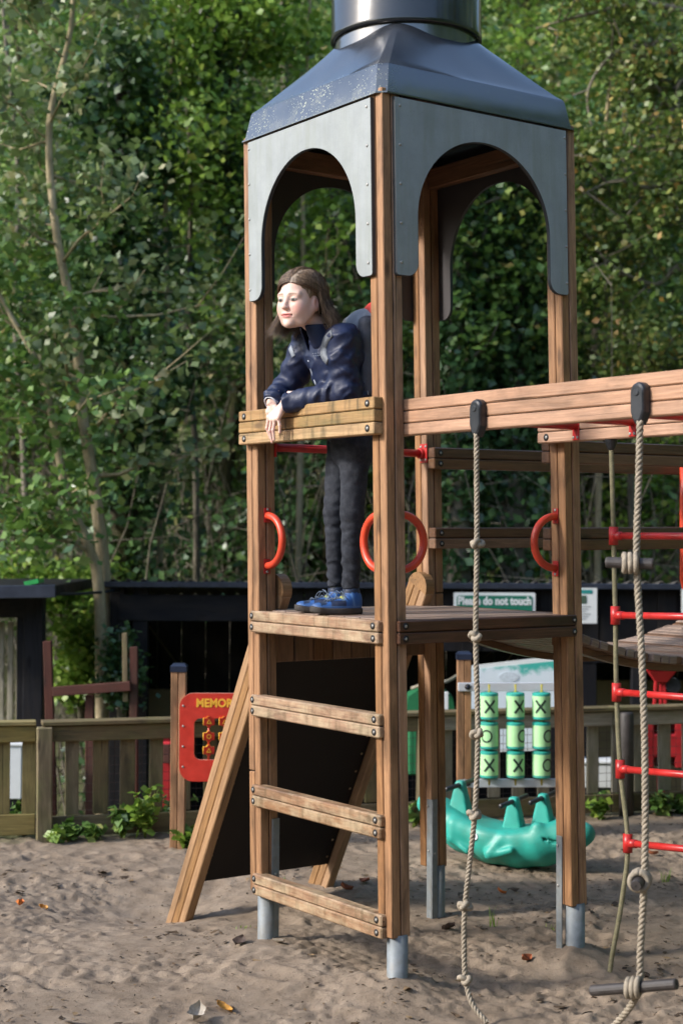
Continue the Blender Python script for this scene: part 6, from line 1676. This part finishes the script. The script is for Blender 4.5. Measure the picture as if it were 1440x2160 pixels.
for a, b, r in (('wrL', 'elL', 0.0285), ('wrR', 'elR', 0.029)):
    d = Vector(J[a] - J[b]).normalized(); c = Vector(J[a]); v, f = lathe([(r, -0.020), (r + .001, 0.006), (r - .002, 0.0095), (r - .004, 0.004)], 20); obj('cuff', mesh('cuff', v, [q for q in f if len(q) == 4], True), M['cuff'], jk, c, d.to_track_quat('Z', 'Y'))
# ---- jeans
def jeans(p):
    def leg(h, k, a, s):
        u = cone(p, J[h], J[k], 0.064, 0.047); t = tfrac(p, h, k); u = u + 0.0040 * np.sin(t * 22 + 14 * fbm(p * 9 + s, 2)) * (fbm(p * 12 + s, 2) * 1.6 - 0.2) * np.clip(t * 1.4 - 0.5, 0, 1)
        l = cone(p, J[k], J[a], 0.045, 0.0345); t = tfrac(p, k, a); l = l + 0.0062 * np.sin(t * 38 + 16 * fbm(p * 10 + s, 2)) * (fbm(p * 13 + s + 4, 2) * 1.6 - 0.2) * (np.clip(t * 2.2 - 1.1, 0.12, 1)) + 0.003 * np.exp(-((t - 0.18) / 0.06) ** 2) * np.sin(30 * t + s)
        return smin(u, l, 0.012)
    d = smin(cone(p, J['pelvis'] + (0, 0, .05), J['pelvis'] + (0, 0, -.03), 0.095, 0.092), leg('hipL', 'knL', 'anL', 0.0), 0.02)
    d = smin(d, leg('hipR', 'knR', 'anR', 3.0), 0.010); n = fbm(p * np.array([14, 14, 24]) + 3, 3); d = d + 0.009 * (np.abs(n - 0.5) * 2 - 0.2)
    for a in ('anL', 'anR'): d = np.where(np.linalg.norm((p - J[a])[:, :2], axis=1) < 0.085, np.maximum(d, J[a][2] - 0.014 - p[:, 2]), d)
    return d
al = np.array([J[k] for k in ('pelvis', 'hipL', 'hipR', 'knL', 'knR', 'anL', 'anR')]); V, F = surface_nets(jeans, al.min(0) - 0.12, al.max(0) + 0.12, 0.0055)
def denim():
    n = NT('charcoal_denim'); v = n.coord('Object', rand=False); f = n.noise(v, 7, 5, 0.6); f2 = n.noise(v, 45, 4, 0.7); w = n.noise(n.coord('Object', (350, 350, 120), rand=False), 1, 2)
    c = n.ramp(f, [(0.32, (0.011, 0.013, 0.019)), (0.68, (0.030, 0.034, 0.046))]); c = n.mix(n.math('MULTIPLY', n.ramp(f2, [(0.45, 0.0), (0.7, 1.0)]), 0.35), c, (0.075, 0.080, 0.095)); c = n.mix(n.math('MULTIPLY', w, 0.25), c, (0.07, 0.075, 0.085))
    return n.bsdf(c, 0.85, n.bump(f2, 0.35, 0.004), spec=0.2)
M['denim'] = denim(); obj('jeans', npmesh('jeans', V - loc0, F), M['denim'], child, child.location)
# ---- shoes
M['shoe'] = tint_mat('shoe_fabric', 0.55, 180, 0.25, 0.4); M['sole'] = plain('rubber_sole', (0.030, 0.026, 0.024), 0.75, var=0.35, scale=30, dirt=(0.10, 0.075, 0.05), dirt_amt=0.5)
M['lace'] = plain('grey_lace', (0.09, 0.12, 0.17), 0.7)
DZ = 1.398
def shoe(ank, yaw, seed):
    fo = Vector((math.cos(yaw), math.sin(yaw), 0)); lo = Vector((-fo.y, fo.x, 0)); o = Vector(ank); o.z = DZ; MX = np.array((fo, lo, (0, 0, 1))); og = A3(o)
    L0, L1 = -0.058, 0.160
    def out_w(x): t = np.clip((x - L0) / (L1 - L0), 0, 1); return 0.030 + 0.013 * np.sin(np.pi * np.clip(t * 1.15 - 0.1, 0, 1)) - 0.004 * np.cos(t * 9)
    def base(q, z0, z1, grow, k=0.012):
        xm = np.clip(q[:, 0], L0 + 0.034, L1 - 0.038); w = out_w(xm) + grow; dx = q[:, 0] - xm; r2 = np.hypot(dx, q[:, 1]) - w; dz = np.abs(q[:, 2] - (z0 + z1) / 2) - (z1 - z0) / 2
        return smax(r2, dz, k)
    toe_up = lambda q: 0.010 * np.clip((q[:, 0] - 0.085) / 0.075, 0, 1) ** 2
    def sole(q): 
        q = q.copy(); q[:, 2] -= toe_up(q); d = base(q, 0.0, 0.026, 0.004, 0.006); return smax(d, -(np.abs(q[:, 0] - 0.005) - 0.012 + (q[:, 2] - 0.0) * 1.2), 0.003) if False else d
    def upper(q):
        q = q.copy(); q[:, 2] -= toe_up(q); t = np.clip((q[:, 0] + 0.02) / 0.16, 0, 1); top = 0.080 - 0.038 * t ** 0.85
        body_ = base(q, 0.012, 0.200, 0.0, 0.02); d = smax(body_, q[:, 2] - top, 0.030)
        d = smin(d, cone(q, (-0.012, 0, 0.055), (-0.012, 0, 0.088), 0.037, 0.036), 0.018)
        return smax(d, -cone(q, (-0.010, 0, 0.090), (-0.012, 0, 0.15), 0.029, 0.030), 0.005)
    V, F = surface_nets(upper, (-0.08, -0.065, 0.0), (0.18, 0.065, 0.115), 0.0042)
    c = np.tile(np.array([0.022, 0.095, 0.31]), (len(V), 1)); x, y, z = V.T
    def bl(m_, k): 
        nonlocal c
        m_ = np.clip(m_, 0, 1)[:, None]; c = c * (1 - m_) + np.array(k) * m_
    n = fbm(V * 60, 2); bl((np.abs(x - 0.055) < 0.030) * (z > 0.030) * (z < 0.056) * 1.0, (0.012, 0.022, 0.060)); bl((np.abs(y) < 0.016) * (x > 0.015) * (x < 0.10) * (z > 0.04), (0.015, 0.03, 0.07))
    bl((np.abs(x - 0.112) < 0.012) * (np.abs(y) < 0.030) * (z > .035), (0.015, 0.03, 0.07)); bl(np.exp(-((x + 0.020 - z * 0.25) / 0.004) ** 2) * (z > .03), (0.10, 0.22, 0.45)); bl(np.exp(-((z - 0.030) / 0.003) ** 2), (0.08, 0.18, 0.42))
    bl((x > 0.128) * 0.35, (0.05, 0.09, 0.16)); bl(np.exp(-(((x - 0.035) / .008) ** 2 + ((z - .072) / .010) ** 2)) * 1.2, (0.50, 0.52, 0.10)); bl((z > 0.086) * 1.0, (0.012, 0.022, 0.05)); bl((n - .55) * 1.2 * (z < .05), (0.10, 0.10, 0.10))
    me = npmesh('shoe', V @ MX + og - og, F); tint(me, c); sh_ = obj('shoe', me, M['shoe'], child, o)
    V, F = surface_nets(sole, (-0.08, -0.065, -0.006), (0.18, 0.065, 0.05), 0.0042); obj('sole', npmesh('sole', V @ MX, F), M['sole'], sh_, o)
    mb = MB(); T = lambda x_, y_, z_: o + fo * x_ + lo * y_ + Vector((0, 0, z_))
    for k in range(4):
        x_ = 0.095 - k * 0.021; z_ = 0.080 - 0.038 * ((x_ + 0.02) / 0.16) ** 0.85 + 0.006
        mb.tube(spline([T(x_, -0.022, z_ - 0.006), T(x_ - .005, 0, z_ + .003), T(x_ - .012, 0.022, z_ - 0.002)], 4), 0.0019, 5); mb.tube(spline([T(x_, 0.022, z_ - 0.006), T(x_ - .005, 0, z_ + .004), T(x_ - .012, -0.022, z_ - 0.002)], 4), 0.0019, 5)
    for sg in (-1, 1):   # bow
        mb.tube(spline([T(.030, 0, .082), T(.040, sg * .028, .092), T(.030, sg * .046, .072), T(.018, sg * .040, .060), T(.024, sg * .018, .074), T(.030, 0, .082)], 5), 0.0019, 5)
        mb.tube(spline([T(.030, 0, .082), T(.055, sg * .024, .084), T(.070, sg * .038, .062)], 5), 0.0017, 5)
    mb.build('laces', M['lace'], sh_, True, o)
yw = math.atan2(0.33, -0.94)
shoe(J['anL'] + A3(fw_b) * 0.010, yw + 0.10, 0); shoe(J['anR'] + A3(fw_b) * 0.012, yw - 0.10, 1)
for a in ('anL', 'anR'): MB().tube([Vector(J[a]) + Vector((0, 0, .02)), Vector((J[a][0], J[a][1], DZ + 0.055))], 0.027, 14).build('sock', M['black_plastic'], child, True, J[a])
# ---- hair: a close cap and many strands
def hair_cap(q):
    d = ell(q, (-0.014, 0, 0.030), (0.097, 0.079, 0.090)); s = np.abs(q[:, 1])
    d = smin(d, cone(q, (-0.062, 0, 0.0), (-0.074, 0.0, -0.085), 0.048, 0.036), 0.03)
    face = ell(q, (0.085, 0, -0.042), (0.080, 0.088, 0.112)); d = smax(d, -face, 0.006)         # open for the face
    d = smax(d, -ell(q, (0.006, 0.085, -0.022), (0.034, 0.030, 0.040)), 0.006)                   # and for the ear on her left
    n = fbm(np.stack([np.arctan2(q[:, 1], q[:, 0] + 0.02) * 7, q[:, 2] * 5, np.zeros(len(q))], 1) + 8, 3); return d + 0.008 * (n - 0.5)
V, F = surface_nets(hair_cap, (-0.15, -0.125, -0.18), (0.11, 0.125, 0.135), 0.0042)
def hair_mat():
    n = NT('brown_hair'); g = n.new('ShaderNodeNewGeometry'); v = n.coord('Object', rand=False)
    c = n.ramp(g.outputs['Random Per Island'], [(0.0, (0.075, 0.046, 0.029)), (0.5, (0.170, 0.110, 0.068)), (1.0, (0.34, 0.235, 0.15))])
    st = n.noise(n.coord('Object', (170, 170, 14), rand=False), 1, 3, 0.6); c = n.mix(n.ramp(st, [(0.38, 0.0), (0.62, 0.75)]), c, n.mix(0.65, c, (0.02, 0.012, 0.008)))
    return n.bsdf(c, 0.42, n.bump(n.noise(n.coord('Object', (60, 60, 8), rand=False), 2, 3), 0.5, 0.004), spec=0.5)
M['hair'] = hair_mat()
hair = obj('hair', npmesh('hair', from_head(V) - loc0, F), M['hair'], child, child.location)
g = np.random.default_rng(44); mb_V, mb_F = [], []
ctr = np.array([-0.014, 0, 0.030]); rad3 = np.array([0.101, 0.083, 0.094])
def strand(az0, side, k, back=False):
    """from the parting over the skull, then hanging down"""
    # start along the parting line (front to back on top)
    u = g.random(); st = np.array([0.078 - 0.13 * u, 0.008 + side * 0.002, 0.0]); q = (st - ctr) / rad3; q[2] = math.sqrt(max(0.02, 1 - q[0] ** 2 - q[1] ** 2)); pts = []
    a_end = az0; lift = 1.02 + g.uniform(0.0, 0.11); n1 = 9
    e = np.array([math.cos(a_end), side * math.sin(a_end), (g.uniform(-0.30, -0.12) if not back else g.uniform(-0.10, 0.22))]); e /= np.linalg.norm(e)
    om = math.acos(np.clip(q @ e / np.linalg.norm(q), -1, 1)); qn = q / np.linalg.norm(q)
    for i in range(n1):
        t = i / (n1 - 1); w = (math.sin((1 - t) * om) * qn + math.sin(t * om) * e) / math.sin(om); pts.append(ctr + w * rad3 * (1 + (lift - 1) * min(1, t * 3)))
    p = pts[-1].copy(); v_ = (pts[-1] - pts[-2]); v_ /= np.linalg.norm(v_); L = g.uniform(0.10, 0.165) if side > 0 else g.uniform(0.11, 0.175); n2 = 10
    out = np.array([e[0], e[1], 0]); out /= np.linalg.norm(out) + 1e-9; fl = g.uniform(0.0, 0.9); fwd = 0.05 if side > 0 else 0.24
    wav = round(az0 * 9) * 2.4 + g.normal() * 0.5
    for i in range(n2):
        t = (i + 1) / n2
        if back and i < 5: v_ = v_ * 0.5 + np.array([-0.85, 0.10, -0.55]) * 0.5
        v_ = v_ * 0.55 + np.array([fwd, 0, -1.0]) * 0.45 + out * (0.34 * t + fl * max(0, t - 0.65) * 2.2) + np.array([math.sin(wav + t * 6), math.cos(wav + t * 5), 0]) * 0.10; v_ /= np.linalg.norm(v_); p = p + v_ * L / n2; pts.append(p.copy())
    return np.array(pts)
nst = [0]
def add_strand(pts, r):
    w = from_head(pts); n = len(w); rr = r * np.minimum(1, np.linspace(1.9, 0.15, n)) ; t = np.gradient(w, axis=0); t /= np.linalg.norm(t, axis=1)[:, None] + 1e-9
    a = np.cross(t, np.array([0.3, 0.2, 0.9])); a /= np.linalg.norm(a, axis=1)[:, None] + 1e-9; b = np.cross(t, a); o = nst[0]; nst[0] += 3 * n; ring = []
    for k in range(3): an = 2 * math.pi * k / 3; ring.append(w + (a * math.cos(an) + b * math.sin(an)) * rr[:, None])
    mb_V.append(np.stack(ring, 1).reshape(-1, 3)); i = np.arange(n - 1)
    for k in range(3): mb_F.append(np.stack([o + i * 3 + k, o + i * 3 + (k + 1) % 3, o + i * 3 + 3 + (k + 1) % 3, o + i * 3 + 3 + k], 1))
for k in range(4200):
    side = 1 if k % 2 else -1
    az = g.uniform(R_(108), R_(190)) if side > 0 else g.uniform(R_(84), R_(182))
    if side > 0 and g.random() < 0.25: az = g.uniform(R_(104), R_(125))
    add_strand(strand(az, side, k), g.uniform(0.0006, 0.0016))
for k in range(260):
    q = strand(g.uniform(R_(86), R_(190)), 1 if k % 2 else -1, k); q = q + (q - ctr) * np.linspace(0, g.uniform(0.04, 0.20), len(q))[:, None]; add_strand(q, g.uniform(0.0005, 0.0008))
for k in range(700): add_strand(strand(g.uniform(R_(84), R_(112)), 1, k, True), g.uniform(0.0006, 0.0014))
me = npmesh('hair_strands', np.concatenate(mb_V) - loc0, np.concatenate(mb_F)); obj('hair_strands', me, M['hair'], hair, child.location)
# ---- backpack
M['pack_grey'] = plain('grey_pack', (0.085, 0.090, 0.110), 0.6, var=0.2, scale=40, bump=0.3); M['pack_light'] = plain('light_pack', (0.24, 0.27, 0.32), 0.6, var=0.15, scale=40); M['pack_red'] = plain('red_pack', (0.55, 0.035, 0.02), 0.55, var=0.15, scale=40)
bp = thing('backpack', P(770, 800, 6.46), 'grey and red backpack worn on the back of the child', 'backpack')
bdir = Vector(J['chest'] - J['pelvis']).normalized(); bb_ = -fw_b; bl_ = lf_b; BM = np.array((bb_, bl_, bdir)); bo = A3(Vector(J['chest']) + bb_ * 0.112 + bdir * 0.030)
def pack(p):
    q = (p - bo) @ BM.T; x = np.abs(q) - np.array([0.030, 0.085, 0.130]); d = np.linalg.norm(np.maximum(x, 0), axis=1) + np.minimum(x.max(1), 0) - 0.030
    return d + 0.012 * (fbm(q * 12, 3) - 0.5)
V, F = surface_nets(pack, bo - 0.24, bo + 0.24, 0.008); me = npmesh('pack_body', V - bo, F); obj('pack_body', me, M['pack_grey'], bp, bo)
def lid(p):
    q = (p - bo) @ BM.T - np.array([0.0, 0, 0.125]); return ell(q, (0, 0, 0), (0.074, 0.118, 0.058)) + 0.010 * (fbm(q * 14, 3) - 0.5)
V, F = surface_nets(lid, bo - 0.26, bo + 0.26, 0.008); obj('pack_lid', npmesh('pack_lid', V - bo, F), M['pack_light'], bp, bo)
def redp(p):
    q = (p - bo) @ BM.T - np.array([0.036, 0.05, 0.158]); return ell(q, (0, 0, 0), (0.050, 0.095, 0.050)) + 0.006 * (fbm(q * 14, 3) - 0.5)
V, F = surface_nets(redp, bo - 0.26, bo + 0.26, 0.008); obj('red_pocket', npmesh('red_pocket', V - bo, F), M['pack_red'], bp, bo)
on_cloth([(700, 702), (689, 716), (683, 734), (684, 750), (691, 764)], 0.032, 0.006, 'shoulder_strap', M['grey_strap'], bp, 0.002)
on_cloth([(612, 733), (616, 742), (620, 752)], 0.022, 0.006, 'shoulder_strap', M['pack_light'], bp, 0.002)
